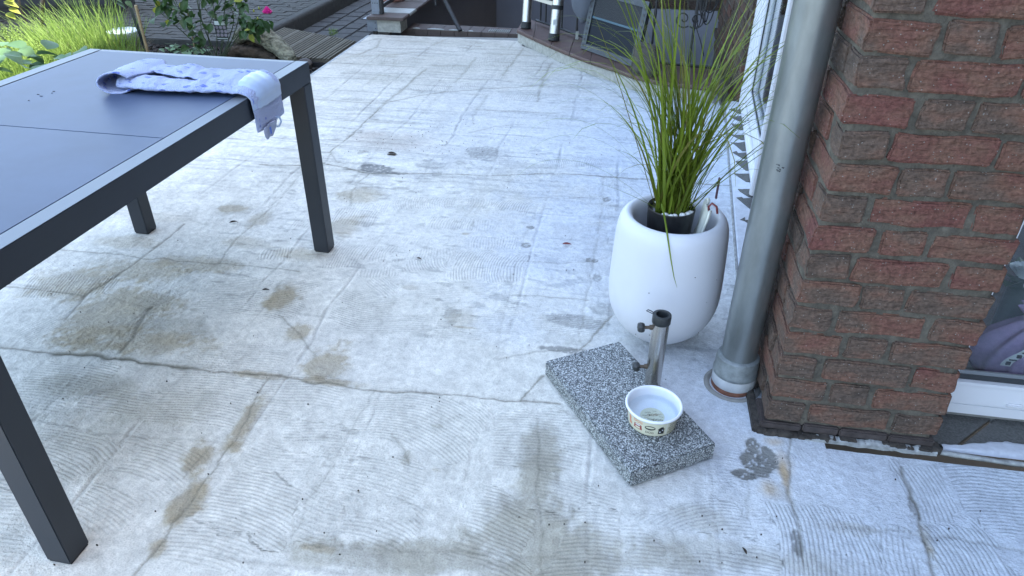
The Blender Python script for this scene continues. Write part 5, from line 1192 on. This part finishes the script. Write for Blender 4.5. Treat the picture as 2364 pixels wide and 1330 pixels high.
q = at2(STZ + .13); MB().box(q[0] - .014, q[0] + .014, q[1] - .0420, q[1] - .0400, q[2] - .03, q[2] + .03, b=.0008).build('sticker', mat('faded_sticker', (.36, .38, .38), .4), ld)
bgb = thing('grey_cover_bag', 'slack grey fabric bag hanging behind the ladder over the railing', 'cover bag', (0, 0, 0))
for (u, v, w_, h_, yy) in ((1262, -42, .14, .13, 5.85), (1352, -15, .10, .20, 5.62)):
    c = G(u, v, y=yy); bm = bmesh.new(); bmesh.ops.create_icosphere(bm, subdivisions=4, radius=1); ph_ = U(0, 6)
    for q in bm.verts:
        k = 1 + .06 * math.sin(q.co.x * 6 + ph_) + .05 * math.sin(q.co.z * 5 + q.co.x * 4 + ph_); q.co = Vector((c[0] + q.co.x * w_ * k, c[1] + q.co.y * .045 * k, c[2] + q.co.z * h_ * k))
    me = bpy.data.meshes.new('fold'); bm.to_mesh(me); bm.free(); link('cloth_fold', me, mat('grey_cover', (.085, .095, .115), .85, bump=.003, bscale=20) if 'grey_cover' not in bpy.data.materials else bpy.data.materials['grey_cover'], bgb, True)

# framed filter panel leaning against the railing
fp = thing('filter_panel', 'aluminium framed filter panel with expanded mesh and a turquoise strip, leaning on the railing', 'filter panel', (0, 0, 0))
pb0, pb1 = G(1343, 112, STZ + .002), G(1468, 158, STZ + .002); tr = G(1503, 6, y=pb1[1] + .16); upv = tr - pb1
upv = upv + np.array([.0, 0, 0]); ex = pb1 - pb0
def pq(a, b, n=0.): 
    nn = np.cross(ex, upv); nn = -nn / np.linalg.norm(nn); 
    if nn[1] > 0: nn = -nn
    return tuple(pb0 + ex * a + upv * b + nn * n)
def slab(mb, a0, a1, b0, b1, n0, n1, sh=0.): 
    v = [pq(a, b + sh * a, n) for n in (n0, n1) for (a, b) in ((a0, b0), (a1, b0), (a1, b1), (a0, b1))]; mb.add(v, [(0, 1, 2, 3), (4, 5, 6, 7), (0, 1, 5, 4), (1, 2, 6, 5), (2, 3, 7, 6), (3, 0, 4, 7)])
fr_ = mat('dusty_aluminium_profile', (.040, .046, .052), .5, metal=.5, var=.2, vscale=30)
mb = MB(); slab(mb, 0, .085, 0, 1, 0, .014); slab(mb, .915, 1, 0, 1, 0, .014); slab(mb, .086, .914, 0, .10, 0, .013); slab(mb, .086, .914, .90, 1, 0, .013); slab(mb, .0, 1, 0, 1, -.016, -.002); mb.build('frame', fr_, fp)
mb = MB(); slab(mb, .087, .913, .101, .899, -.001, .002); mb.build('felt', MT['felt'], fp)
mb = MB(); slab(mb, .087, .913, .53, .565, .003, .008); mb.build('turquoise_strip', MT['teal'], fp)
mb = MB(); na, nbb = 46, 26
for i in range(na):
    for j in range(nbb):
        a = .09 + .82 * (i + .5 * (j % 2)) / na; b = .572 + .325 * j / nbb; s_ = .0072
        if a < .905: slab(mb, a, a + .0105, b, b + .0065, .004, .0075)
o = mb.build('expanded_mesh', MT['meshm'], fp); o['kind'] = 'stuff'
mb = MB()
for i in range(10):
    slab(mb, .025, .055, .05 + .09 * i, .09 + .09 * i, .0142, .0155); slab(mb, .945, .975, .05 + .09 * i, .09 + .09 * i, .0142, .0155)
mb.build('slot', MT['gap'], fp)

# stone block on the step
sb = thing('stone_block', 'rough grey sandstone block on the tiled step by the filter panel', 'stone block', tuple(G(1487, 172, STZ)[:2]) + (STZ,), -.25)
bm = bmesh.new(); bmesh.ops.create_cube(bm, size=1); bmesh.ops.bevel(bm, geom=bm.edges[:], offset=.08, segments=2, affect='EDGES'); bmesh.ops.subdivide_edges(bm, edges=bm.edges[:], cuts=3, use_grid_fill=True)
for v in bm.verts:
    n_ = float(fbm(np.array(v.co.x * 3 + v.co.z), np.array(v.co.y * 3), 1.5, 3, 3)) - .5; t = v.co.z + .5
    v.co = Vector((v.co.x * .17 * (1 - .10 * t) + n_ * .012, v.co.y * .12 + n_ * .02, t * (.205 - .03 * (v.co.x + .5)) + n_ * .012 * t))
me = bpy.data.meshes.new('stone'); bm.to_mesh(me); bm.free(); link('stone', me, MT['stone'], sb, True)

# ================================================================== GARDEN SIDE
gp_ = bpy.data.objects.new('paved_yard', None); COL.objects.link(gp_); tag(gp_, 'dark grey clay pavers of the raised yard beyond the flower bed', None, kind='structure')
KX = -3.12
MB().box(-9.5, KX - .10, 5.62, 14, -.2, -.012).build('sand_bed', MT['soil'], gp_)
pm = [MB().box(0, .196, 0, .094, -.05, 0, b=.0045).build('paver', MT['paver'], gp_, True, 40).data for _ in range(1)]
bpy.data.objects.remove([o for o in gp_.children][-1])
n_p = 0
for r_ in range(30):
    y = 5.63 + r_ * .100
    for c_ in range(11):
        x = KX - .105 - .196 - c_ * .2005 - (.1 if r_ % 2 else 0)
        if n_p >= 300: break
        if r_ % 2 and c_ == 0:
            o = bpy.data.objects.new('paver', pm[0]); COL.objects.link(o); o.parent = gp_; o.location = (x + .2005, y, U(-.003, .003)); o.scale = (.49, 1, 1)
        o = bpy.data.objects.new('paver', pm[0]); COL.objects.link(o); o.parent = gp_; o.location = (x + U(-.002, .002), y + U(-.002, .002), U(-.003, .003)); o.rotation_euler = (U(-.01, .01), U(-.01, .01), U(-.012, .012)); n_p += 1
mb = MB()
for r_ in range(80):
    for c_ in range(30):
        x = KX - .301 - c_ * .2005 - (.1 if r_ % 2 else 0); y = 5.63 + r_ * .1
        if (r_ < 27 and c_ < 11) or (r_ == 27 and c_ < 3): continue
        mb.box(x, x + .196, y, y + .094, -.03, U(-.003, .003))
o = mb.build('outer_pavers', MT['paver'], gp_); o['kind'] = 'stuff'
MB().box(KX - .40, KX - .1, 5.56, 5.625, -.2, .004, b=.008).build('edging', MT['kerb'], gp_)
for k in range(8): MB().box(KX - .9 - k * .5, KX - .405 - k * .5, 5.55, 5.62, -.2, U(.0, .008), b=.008).build('edging', MT['kerb'], gp_)
kb = thing('kerb', 'grey concrete kerb with rounded edge between raised paving and lower lane', 'kerb', (KX, 5.5, 0))
for k in range(8):
    mb = MB(); y0 = k * 1.0; rows = []
    for y in (y0 + .003, y0 + .25, y0 + .5, y0 + .75, y0 + .997):
        rows.append([(-.098, y, -.3), (-.098, y, .0), (-.03, y, .003), (-.012, y, -.002), (-.003, y, -.014), (.0, y, -.035), (.0, y, -.32)])
    mb.grid(rows); mb.f += [(0, 1, 2, 3, 4, 5, 6), tuple(range(28, 35))]
    mb.build('kerb_stone', MT['kerb'], kb, True, 50)
ln = bpy.data.objects.new('lower_lane', None); COL.objects.link(ln); tag(ln, 'lower lane of square concrete pavers between kerb and terrace', None, kind='structure')
LZ = -.13
MB().box(KX + .001, X_LEFT - .04, 5.0, 13, -.5, LZ - .03).build('bedding', MT['soil'], ln)
pmesh = None
for r_ in range(30):
    for c_ in range(5):
        x = KX + .01 + c_ * .172; y = 5.98 + r_ * .21 + .0 + (c_ % 2) * .10
        if x > X_LEFT - .19 and y < 6.1: continue
        if pmesh is None: pmesh = MB().box(0, .164, 0, .202, -.06, 0, b=.008).build('lane_paver', MT['paver2'], ln, True, 40); pmesh = pmesh.data; bpy.data.objects.remove([q for q in ln.children if q.name.startswith('lane_paver')][0])
        o = bpy.data.objects.new('lane_paver', pmesh); COL.objects.link(o); o.parent = ln; o.location = (x, y, LZ + U(-.004, .004)); o.rotation_euler = (U(-.015, .015), U(-.015, .015), U(-.01, .01))
# wooden duckboard
dk = thing('ribbed_deck_board', 'weathered ribbed wooden deck panel lying across the lower lane by the terrace', 'deck panel', (0, 0, 0))
x0, x1 = -3.055, X_LEFT - .045
def dky(x): t = (x - x0) / (x1 - x0); return 5.22 - 0 * t, 6.16 - .36 * t
n = 27
for i in range(n):
    a = x0 + (x1 - x0) * i / n; wd = (x1 - x0) / n; ya, yb = dky(a); group = i % 6 == 5
    MB().box(a, a + wd * (.62 if not group else .9), ya, yb, -.012 if not group else -.010, .0, b=.002).build('slat', MT['wood'], dk)
for i in range(5):
    a = x0 + (x1 - x0) * i / 5; ya, yb = dky(a + .1); MB().box(a + .002, a + (x1 - x0) / 5 - .003, ya + .001, yb - .03, -.030, -.0125).build('board', mat('deck_groove', (.075, .065, .05), .9) if 'deck_groove' not in bpy.data.materials else bpy.data.materials['deck_groove'], dk)
MB().box(x0, x1, 5.205, 5.25, -.10, -.031).build('bearer', MT['wooddark'], dk)
MB().box(x0 + .02, x1 - .2, 5.75, 5.80, -.10, -.031).build('bearer', MT['wooddark'], dk)

# flower bed soil
rows = []
for y in np.linspace(2.6, 5.56, 110):
    rows.append([(x, y, -.05 + .035 * (float(fbm(np.array(x), np.array(y), 4, 3, 3)) - .5) + .028 * (float(vnoise(np.array(x * 38), np.array(y * 38), 6)) - .5) - .05 * sstep(-2.5, -2.28, x)) for x in np.linspace(-7.5, X_LEFT - .04, 190)])
so = MB().grid(rows).build('flower_bed_soil', MT['soil'], None, True); tag(so, 'dark crumbly soil of the flower bed', kind='structure')
rows = [[(x, y, -.052) for x in np.linspace(-9, X_LEFT - .04, 20)] for y in np.linspace(-4, 2.62, 10)]
so = MB().grid(rows).build('garden_soil', MT['soil']); tag(so, 'soil beside the terrace', kind='structure')
mb = MB()
for i in range(1500):
    x, y = U(-4.0, -2.3), U(4.1, 5.54); s_ = U(.004, .016); mb.box(x - s_, x + s_, y - s_ * .8, y + s_, -.05, -.045 + s_ * U(.3, 1.3), rot=Matrix.Rotation(U(0, 3), 3, 'Z') @ Matrix.Rotation(U(-.5, .5), 3, 'X'), c=(x, y, -.04))
o = mb.build('soil_crumbs', MT['soil']); tag(o, 'crumbs of bark and soil on the flower bed', 'soil', kind='stuff')

def leafmesh(name, L_, W_, m, fold=.25, droop=.3, n=5, pointy=1.0):
    rows = []
    for i in range(n + 1):
        t = i / n; w_ = W_ * math.sin(math.pi * min(.985, t ** (.8 * pointy))) ** .8 * .5 + (.0 if i else .001); z = -droop * L_ * t * t
        rows.append([(L_ * t, -w_, z + fold * w_), (L_ * t, -w_ * .5, z + fold * w_ * .35), (L_ * t, 0, z), (L_ * t, w_ * .5, z + fold * w_ * .35), (L_ * t, w_, z + fold * w_)])
    mb = MB().grid(rows); me = bpy.data.meshes.new(name); me.from_pydata(mb.v, [], mb.f); me.update(); me.materials.append(m); me.shade_smooth(); return me
LEAFM = [leafmesh('leaf', .050, .034, MT['leaf'], .25, .25), leafmesh('leaf', .060, .040, MT['leaf'], .35, .45), leafmesh('leaf', .042, .028, MT['leafy'], .2, .3)]
def add_leaf(parent, p, az, el, roll, s_, me):
    o = bpy.data.objects.new('leaf', me); COL.objects.link(o); o.parent = parent; o.location = p; o.rotation_euler = (roll, el, az); o.scale = (s_, s_, s_); return o

rb = G(500, 150, -.03); RX, RY = rb[0], rb[1]
rs = thing('rose_bush', 'rose bush with many thin green stems and one pink bloom in the flower bed', 'rose bush', (RX, RY, -.05))
def P_(u, v, dy): q = G(u, v, y=RY + dy); return (q[0] - RX, q[1] - RY, q[2] + .05)
stems = [((505,140,0),(470,60,-.05),(455,0,-.08),(450,-60,-.1)), ((500,140,0),(500,60,0),(490,0,.0),(488,-60,0)), ((508,140,0),(515,60,.02),(520,0,.0),(522,-60,.0)), ((495,140,0),(450,80,-.05),(420,30,-.1),(400,-10,-.12)),
         ((492,138,0),(440,90,-.1),(400,55,-.18),(360,20,-.2)), ((512,140,0),(540,80,0),(555,20,0),(560,-50,.0)), ((500,140,0),(470,95,.05),(462,40,.1),(458,-20,.1)), ((515,138,0),(545,90,-.06),(580,50,-.1),(612,30,-.12)),
         ((505,140,.02),(525,100,.05),(540,40,.05),(520,0,.05)), ((497,140,.0),(480,80,.04),(500,20,.06),(535,-30,.06)), ((510,138,0),(530,100,-.06),(560,70,-.1),(590,52,-.12)), ((498,140,0),(430,110,-.1),(380,100,-.15)),
         ((505,136,.03),(515,80,.1),(480,30,.12),(440,-40,.1))]
SP = []
for s_ in stems:
    pts = [np.array(P_(*q)) for q in s_]; n = 14; cur = []
    for i in range(n):
        t = i / (n - 1) * (len(pts) - 1.0001); k = int(t); f = t - k; g_ = lambda a: pts[max(0, min(len(pts) - 1, a))]
        cur.append(.5 * (2 * g_(k) + (g_(k + 1) - g_(k - 1)) * f + (2 * g_(k - 1) - 5 * g_(k) + 4 * g_(k + 1) - g_(k + 2)) * f ** 2 + (-g_(k - 1) + 3 * g_(k) - 3 * g_(k + 1) + g_(k + 2)) * f ** 3))
    MB().tube([tuple(p) for p in cur], [.0045 - .0022 * i / n for i in range(n)], 5).build('stem', MT['stem'], rs, True); SP.append(cur)
leafspots = []
for (u, v, dy, n_, sp_) in ((370, 10, -.2, 12, 22), (400, 35, -.18, 14, 22), (425, 20, -.12, 12, 26), (445, 50, -.1, 10, 22), (455, 75, -.08, 10, 22), (480, 5, 0, 10, 30), (385, -15, -.2, 10, 40), (540, 10, 0, 12, 28), (560, -5, 0, 10, 26),
                        (565, 45, -.1, 12, 16), (580, 60, -.12, 16, 16), (600, 55, -.12, 12, 14), (575, 72, -.14, 8, 12), (530, 35, -.05, 10, 18), (430, 105, -.15, 6, 30), (380, -40, -.2, 14, 50), (500, -40, 0, 20, 60), (450, 118, -.25, 4, 14)):
    for i in range(n_): leafspots.append((u + rnd.gauss(0, sp_ * .6), v + rnd.gauss(0, sp_ * .45), dy + U(-.05, .05)))
for (u, v, dy) in leafspots:
    p = P_(u, v, dy); m = LEAFM[0] if rnd.random() < .55 else LEAFM[1] if rnd.random() < .75 else LEAFM[2]
    add_leaf(rs, p, U(0, 6.28), U(-.3, 1.1), U(-.7, .7), U(.95, 1.6), m)
# bloom and buds
pc = P_(617, 27, -.12); mb = MB()
for L_ in range(5):
    n = 4 + L_
    for k in range(n):
        a = 2 * math.pi * k / n + L_ * .7; rows = []
        for i in range(4):
            row = []
            for j in range(5):
                b = a + (j - 2) * .30; rr = (.006 + .0052 * L_) * (.55 + .25 * i); row.append((pc[0] + rr * math.cos(b), pc[1] + rr * math.sin(b), pc[2] + .011 * i - .008 * L_ * (i > 1) + .003 * (j in (1, 3))))
            rows.append(row)
        mb.grid(rows)
mb.build('bloom', MT['pink'], rs, True)
for (u, v) in ((586, 26), (598, 20), (595, 43)):
    p = P_(u, v, -.12); MB().lathe([(.0, -.008), (.006, -.004), (.0065, .003), (.003, .011), (0, .014)], p, n=12).build('bud', MT['leafy'], rs, True)
tg = thing('plant_label', 'hanging printed plant label with rows of pale flowers among the rose stems', 'plant label', tuple(np.array([RX, RY, -.05]) + np.array(P_(510, 68, -.06))), .12)
MB().box(-.043, .043, -.0008, .0008, -.075, .07).build('card', mat('dark_label', (.02, .028, .028), .3), tg)
MB().box(-.040, .040, -.0013, -.00085, .030, .058).build('pale_band', mat('label_band', (.40, .44, .42), .3), tg)
mb = MB()
for i in range(3):
    for j in range(3): mb.lathe([(.0, 0), (.0115, 0), (.0115, .0004), (0, .0004)], (-.028 + .028 * i + .005 * (j % 2), -.00085, .014 - .027 * j), n=9, rot=Matrix.Rotation(math.pi / 2, 3, 'X'))
mb.build('printed_flowers', mat('label_flowers', (.17, .15, .18), .4), tg)
MB().box(-.040, .040, -.0013, -.00085, -.066, -.062).build('print_line', bpy.data.materials['label_band'], tg)
for (u0, v0, u1, v1, dy, r_, nm, lb) in ((335, 98, 313, 12, -.25, .010, 'bamboo_stake', 'bamboo stake in the soil beside the lavender'), (449, 112, 432, 22, -.08, .005, 'thin_cane', 'thin brown cane leaning in front of the rose stems')):
    a, b = G(u0, v0, -.05), G(u1, v1, y=RY + dy); a = G(u0, v0, y=RY + dy)
    o = thing(nm, lb, 'stake', tuple(a)); MB().tube([(0, 0, -.1), (0, 0, 0), tuple(b - a)], r_, 8).build('cane', MT['bamboo'], o, True, 40)
tk = thing('dark_stake', 'dark blue label stake standing beside the bamboo stake', 'label stake', tuple(G(316, 60, y=RY - .1)))
MB().box(-.012, .012, -.001, .001, -.25, .16, rot=Matrix.Rotation(-.10, 3, 'Y'), c=(0, 0, 0)).build('strip', MT['navy'], tk)
# round pale lantern dish
wb = thing('round_dish', 'round pale glazed dish lamp half hidden behind the lavender twigs', 'dish', tuple(G(283, 72, y=4.95)))
MB().lathe([(.0, -.10), (.055, -.10), (.085, -.06), (.112, -.004), (.112, .004), (.10, .010), (.06, .014), (0, .016)], n=48).build('dish', mat('pale_glaze', (.50, .55, .56), .35), wb, True, 50)
MB().lathe([(.0, -.27), (.04, -.27), (.04, -.101), (0, -.101)], n=24).build('stem', MT['kerb'], wb, True, 50)
# ground leaves near the table's far edge
fo = thing('bedding_plant', 'low broad-leaved bedding plant in front of the rose stems', 'bedding plant', tuple(G(425, 125, -.03)))
BIG = leafmesh('leaf', .075, .058, leafmat('bedding_leaf', (.05, .11, .045), (.11, .19, .09), .5, 7, .25), .2, .35)
for i in range(30): add_leaf(fo, (U(-.16, .2), U(-.12, .10), U(.01, .06)), U(0, 6.28), U(-.35, .3), U(-.4, .4), U(.5, 1.15), BIG)
f2_ = thing('viola', 'small viola with one pale flower at the foot of the driftwood', 'viola', tuple(G(598, 138, -.03)))
for i in range(16): add_leaf(f2_, (U(-.07, .07), U(-.05, .05), U(.01, .05)), U(0, 6.28), U(-.4, .3), U(-.4, .4), U(.35, .7), BIG)
MB().lathe([(0, 0), (.009, .002), (.010, .006), (0, .004)], (.0, -.03, .075), n=6).build('flower', mat('pale_violet', (.45, .45, .75), .6), f2_)
# driftwood: pale arched log with a dark hollow under it
dw = thing('driftwood', 'pale weathered arched driftwood log with dark hollow beside the deck panel', 'driftwood', (0, 0, 0))
pts = [G(545, 92, y=5.18), G(572, 72, y=5.20), G(600, 78, y=5.16), G(630, 98, y=5.12), G(655, 118, y=5.06), G(676, 140, y=5.0)]
rr = [.040, .062, .070, .066, .060, .045]; rows = []
for i in range(40):
    t = i / 39 * 4.999; k = int(t); f = t - k; c = pts[k] + (pts[k + 1] - pts[k]) * f; r0 = rr[k] + (rr[k + 1] - rr[k]) * f
    d = Vector(pts[min(5, k + 1)] - pts[k]).normalized(); e1 = Vector((0, 0, 1)); e1 = (e1 - d * e1.dot(d)).normalized(); e2 = d.cross(e1); row = []
    for j in range(37):
        a = 2 * math.pi * j / 36; n_ = float(fbm(np.array(t * 1.7 + math.cos(a)), np.array(math.sin(a) * 1.6), 2.2, 4, 4)) - .5
        r_ = r0 * (1 + .65 * n_); row.append(tuple(Vector(c) + e1 * r_ * math.cos(a) * .95 + e2 * r_ * math.sin(a)))
    rows.append(row)
mb = MB().grid(rows); n0 = len(mb.v); mb.f += [tuple(range(36))[::-1], tuple(range(39 * 37, 39 * 37 + 36))]; mb.build('log', MT['rock'], dw, True)
pts = [G(520, 128, y=5.10), G(560, 118, y=5.14), G(600, 122, y=5.12), G(640, 140, y=5.06)]; rows = []
for i in range(30):
    t = i / 29 * 2.999; k = int(t); f = t - k; c = pts[k] + (pts[k + 1] - pts[k]) * f; r0 = .055 - .006 * t; row = []
    for j in range(25):
        a = 2 * math.pi * j / 24; n_ = float(fbm(np.array(t * 2.7 + math.cos(a)), np.array(math.sin(a) * 1.6), 2.6, 8, 4)) - .5; row.append((c[0], c[1] + r0 * math.sin(a) * (1 + n_), c[2] + r0 * .8 * math.cos(a) * (1 + n_)))
    rows.append(row)
MB().grid(rows).build('root', MT['rockd'], dw, True)
MB().box(pts[0][0] + .02, pts[3][0] - .05, 5.19, 5.25, -.1, .12, b=.02).build('hollow_wood', MT['rockd'], dw, True)
for (u, v, s_, lb) in ((702, 146, .055, 'dark rounded stone by the terrace edge next to driftwood'), (527, 133, .035, 'brown pebble stone under the rose stems')):
    q = G(u, v, -.02); o = thing('garden_stone', lb, 'stone', tuple(q)); bm = bmesh.new(); bmesh.ops.create_icosphere(bm, subdivisions=3, radius=s_)
    for w_ in bm.verts: w_.co = Vector((w_.co.x * 1.2, w_.co.y, w_.co.z * .62)) * (1 + .12 * math.sin(w_.co.x * 60 + w_.co.y * 40))
    me = bpy.data.meshes.new('stone'); bm.to_mesh(me); bm.free(); link('stone', me, mat('dark_stone', (.06, .05, .045), .8, var=.3) if 'dark_stone' not in bpy.data.materials else bpy.data.materials['dark_stone'], o, True)

# lavender / santolina hummock catching the sun
def tuft(root, name, n, rx, ry, h0, h1, m, wd, spread, seed, lean=(0, 0), kind=True, zb=0.):
    r = random.Random(seed); vs, fs = [], []
    for i in range(n):
        a = r.uniform(0, 6.28); q = math.sqrt(r.random()); x, y = rx * q * math.cos(a), ry * q * math.sin(a); L_ = r.uniform(h0, h1) * (1 - .35 * q * q)
        dx, dy = math.cos(a) * q * spread + r.gauss(0, .22) + lean[0], math.sin(a) * q * spread + r.gauss(0, .22) + lean[1]
        d = Vector((dx, dy, 1)).normalized(); sd = Vector((r.uniform(-1, 1), r.uniform(-1, 1), 0)).normalized(); p = Vector((x, y, zb + r.uniform(0, .05))); b = len(vs); cv = Vector((r.uniform(-.25, .25), r.uniform(-.25, .25), -.1)) * L_
        for k in range(4):
            t = k / 3; w_ = wd * (1 - .85 * t); c = p + d * L_ * t + cv * t * t; vs += [tuple(c - sd * w_), tuple(c + sd * w_)]
        for k in range(3): fs.append((b + 2 * k, b + 2 * k + 1, b + 2 * k + 3, b + 2 * k + 2))
    me = bpy.data.meshes.new(name); me.from_pydata(vs, [], fs); me.update(); o = link(name, me, m, root, False); o['kind'] = 'stuff'; return o
def lavender(u, v, y, rx, ry, h, n, lb, seed, twigs=.25, m='lav'):
    q = G(u, v, y=y); root = thing('lavender_bush', lb, 'lavender', (q[0], q[1], -.05), 0, 'lavender bushes behind the table')
    tuft(root, 'foliage', int(n * .42), rx, ry, h * .35, h, MT[m], .0048, .45, seed, (-.42, 0)); tuft(root, 'twigs', int(n * twigs), rx * .9, ry * .9, h * .3, h * .62, MT['lavd'], .002, .9, seed + 1)
    return root
lavender(205, 80, 4.75, .30, .30, .64, 3200, 'tall sunlit lavender bush behind the far left table corner', 5)
lavender(120, 95, 4.45, .30, .28, .52, 2800, 'sunlit lavender bush left of the tallest one', 6)
lavender(55, 130, 4.25, .24, .25, .36, 2000, 'small sunlit lavender bush at the left table edge', 7, .1)
lavender(255, 128, 4.55, .24, .18, .27, 1500, 'low lavender bush with bare brown twigs at its foot', 8, 1.1)
q = lavender(283, 125, 4.35, .22, .18, .30, 1300, 'shaded lavender bush in front of the round dish', 9, .3)
lavender(160, 150, 4.10, .30, .20, .22, 1500, 'low lavender growth directly behind the table edge', 10, .8)
# upright seed-head plant at the far left
for (u, v, y, n_, lb) in ((8, 140, 4.0, 9, 'tall seed-headed stalks at the left picture edge'), (45, 150, 4.05, 6, 'shorter seed-headed stalks right beside the lavender')):
    q = G(u, v, y=y); o = thing('seed_head_plant', lb, 'perennial', (q[0], q[1], -.05), 0, 'seed-headed perennials'); 
    tuft(o, 'blades', 190, .10, .10, .22, .40, MT['lav'], .005, .5, 33 + u)
    for k in range(n_):
        x, yy = U(-.09, .09), U(-.08, .08); l = U(.34, .50); tx, ty = x + U(-.10, .05), yy + U(-.05, .05)
        MB().tube([(x, yy, 0), (tx, ty, l)], .0022, 4).build('stalk', MT['lav'], o); mb = MB()
        for j in range(22):
            t = .55 + .45 * j / 22; a = j * 2.4; c = (x + (tx - x) * t + .007 * math.cos(a), yy + (ty - yy) * t + .007 * math.sin(a), l * t); mb.lathe([(0, -.005), (.005, 0), (0, .005)], c, n=5)
        mb.build('seed_head', MT['lav'], o)
bl = thing('broadleaf_plant', 'low plant with big pale leaves at the sunlit left table edge', 'bedding plant', tuple(G(55, 150, y=3.75)))
for i in range(26): add_leaf(bl, (U(-.25, .28), U(-.15, .15), U(-.02, .10)), U(0, 6.28), U(-.5, .3), U(-.5, .5), U(.9, 1.7), BIG)
lt = thing('sapling', 'bare young shrub stems with a few bright leaves at the top left', 'shrub', tuple(G(40, 60, y=5.0)[:2]) + (-.05,))
b0 = lt.location
for pp_, r_ in (([(95, 60), (97, 20), (104, -40)], .016), ([(56, 40), (45, 12), (38, -30)], .009), ([(45, 14), (30, 2)], .005)):
    pts = [G(u, v, y=5.0) for u, v in pp_]; pts = [(p[0] - b0[0], 0, p[2] - b0[2]) for p in pts]
    if r_ > .008: pts = [(pts[0][0], 0, 0.)] + pts
    MB().tube(pts, r_, 7).build('stem', MT['twig'], lt, True)
for (u, v, a_, s_) in ((8, 4, .3, 2.0), (20, 20, .1, 1.7), (15, 30, -.3, 1.7), (5, -8, .5, 1.5), (12, -2, .4, 1.2)):
    p = G(u, v, y=4.3); add_leaf(lt, (p[0] - b0[0], p[1] - b0[1], p[2] - b0[2]), a_, .2, .3, s_, LEAFM[2])
for (u, v, s_) in ((268, 6, 1.3), (262, -6, 1.2), (272, 14, 1.), (290, 2, 1.2)):
    p = G(u, v, y=4.6); o_ = add_leaf(lt, (p[0] - b0[0], p[1] - b0[1], p[2] - b0[2]), U(0, 6), .5, .3, s_, LEAFM[0])
# dark low box far left
qa, qb = G(0, 19, .10), G(262, 15, .10); nv_a = math.atan2(qb[1] - qa[1], qb[0] - qa[0]); nv_l = float(np.hypot(qb[0] - qa[0], qb[1] - qa[1]))
nv = thing('storage_box', 'long low dark navy storage box standing on the yard behind the lavender', 'storage box', (qa[0], qa[1], 0), nv_a)
MB().box(-1.6, nv_l, 0, .75, .10, .58, b=.02).build('body', MT['navy'], nv, True, 40); MB().box(-1.63, nv_l + .03, -.03, .78, .582, .66, b=.015).build('lid', MT['navy'], nv, True, 40)
MB().box(-1.55, nv_l - .05, .06, .70, .0, .099).build('foot', MT['gap'], nv)  # black base standing in for the shadow beneath the box

# weeds in the joints of the lane
mo_ = thing('joint_weed', 'small green weed growing between pavers of the lower lane', 'weed', tuple(G(770, 82, LZ))); tuft(mo_, 'leaves', 120, .04, .03, .015, .04, MT['lav'], .002, 1.2, 77)
# small things fallen on the terrace
def litter(u, v, s_, az, col, lb, z=.004):
    p = G(u, v, 0); me = leafmesh('fallen_leaf', .03 * s_, .011 * s_, MT[col], .6, .12); o = bpy.data.objects.new('fallen_leaf', me); COL.objects.link(o); o.location = (p[0], p[1], z + .003); o.rotation_euler = (.2, -.1, az)
    tag(o, lb, 'fallen leaf')
litter(1298, 567, 1.3, .1, 'ribbonred', 'small red-brown dry leaf on the mortar bed left of the planter')
litter(962, 599, .8, -.3, 'crumb', 'tiny dark twig scrap in the middle of the combed mortar')
litter(606, 673, .9, .2, 'crumb', 'small black scrap on the strongly combed damp patch')
litter(530, 518, 1.2, .6, 'crumb', 'curled brown scrap on the mortar bed behind the table leg')
litter(1722, 1284, .7, 1.9, 'crumb', 'brown seed scrap at the bottom right of the terrace')
litter(895, 357, 1.6, .1, 'crumb', 'dark brown leaf lying in the rusty speckled stain')
mb = MB()
for i in range(170):
    u, v = U(60, 2300), U(180, 1320); p = G(u, v, 0)
    if p[0] > .42 and p[1] > 1.5: continue
    if p[0] < -2.1: continue
    s_ = U(.0005, .0013); mb.box(p[0] - s_, p[0] + s_ * U(1, 2.2), p[1] - s_, p[1] + s_, .001, .004 + s_)
for i in range(90):
    u, v = rnd.gauss(1000, 110), rnd.gauss(335, 28); p = G(u, v, 0); s_ = U(.0006, .0014); mb.box(p[0] - s_, p[0] + s_, p[1] - s_, p[1] + s_, .001, .004 + s_)
o = mb.build('grit', MT['crumb']); tag(o, 'dark grit scattered over the mortar bed', 'grit', kind='stuff')

# garden beyond, outside the frame: hedge whose light and bulk the terrace sees
hd = thing('hedge', 'clipped evergreen hedge far behind the yard', 'hedge', (-6, 17, 0))
tuft(hd, 'foliage', 9000, 6.5, .7, 1.2, 2.4, MT['leaf'], .035, .2, 91)
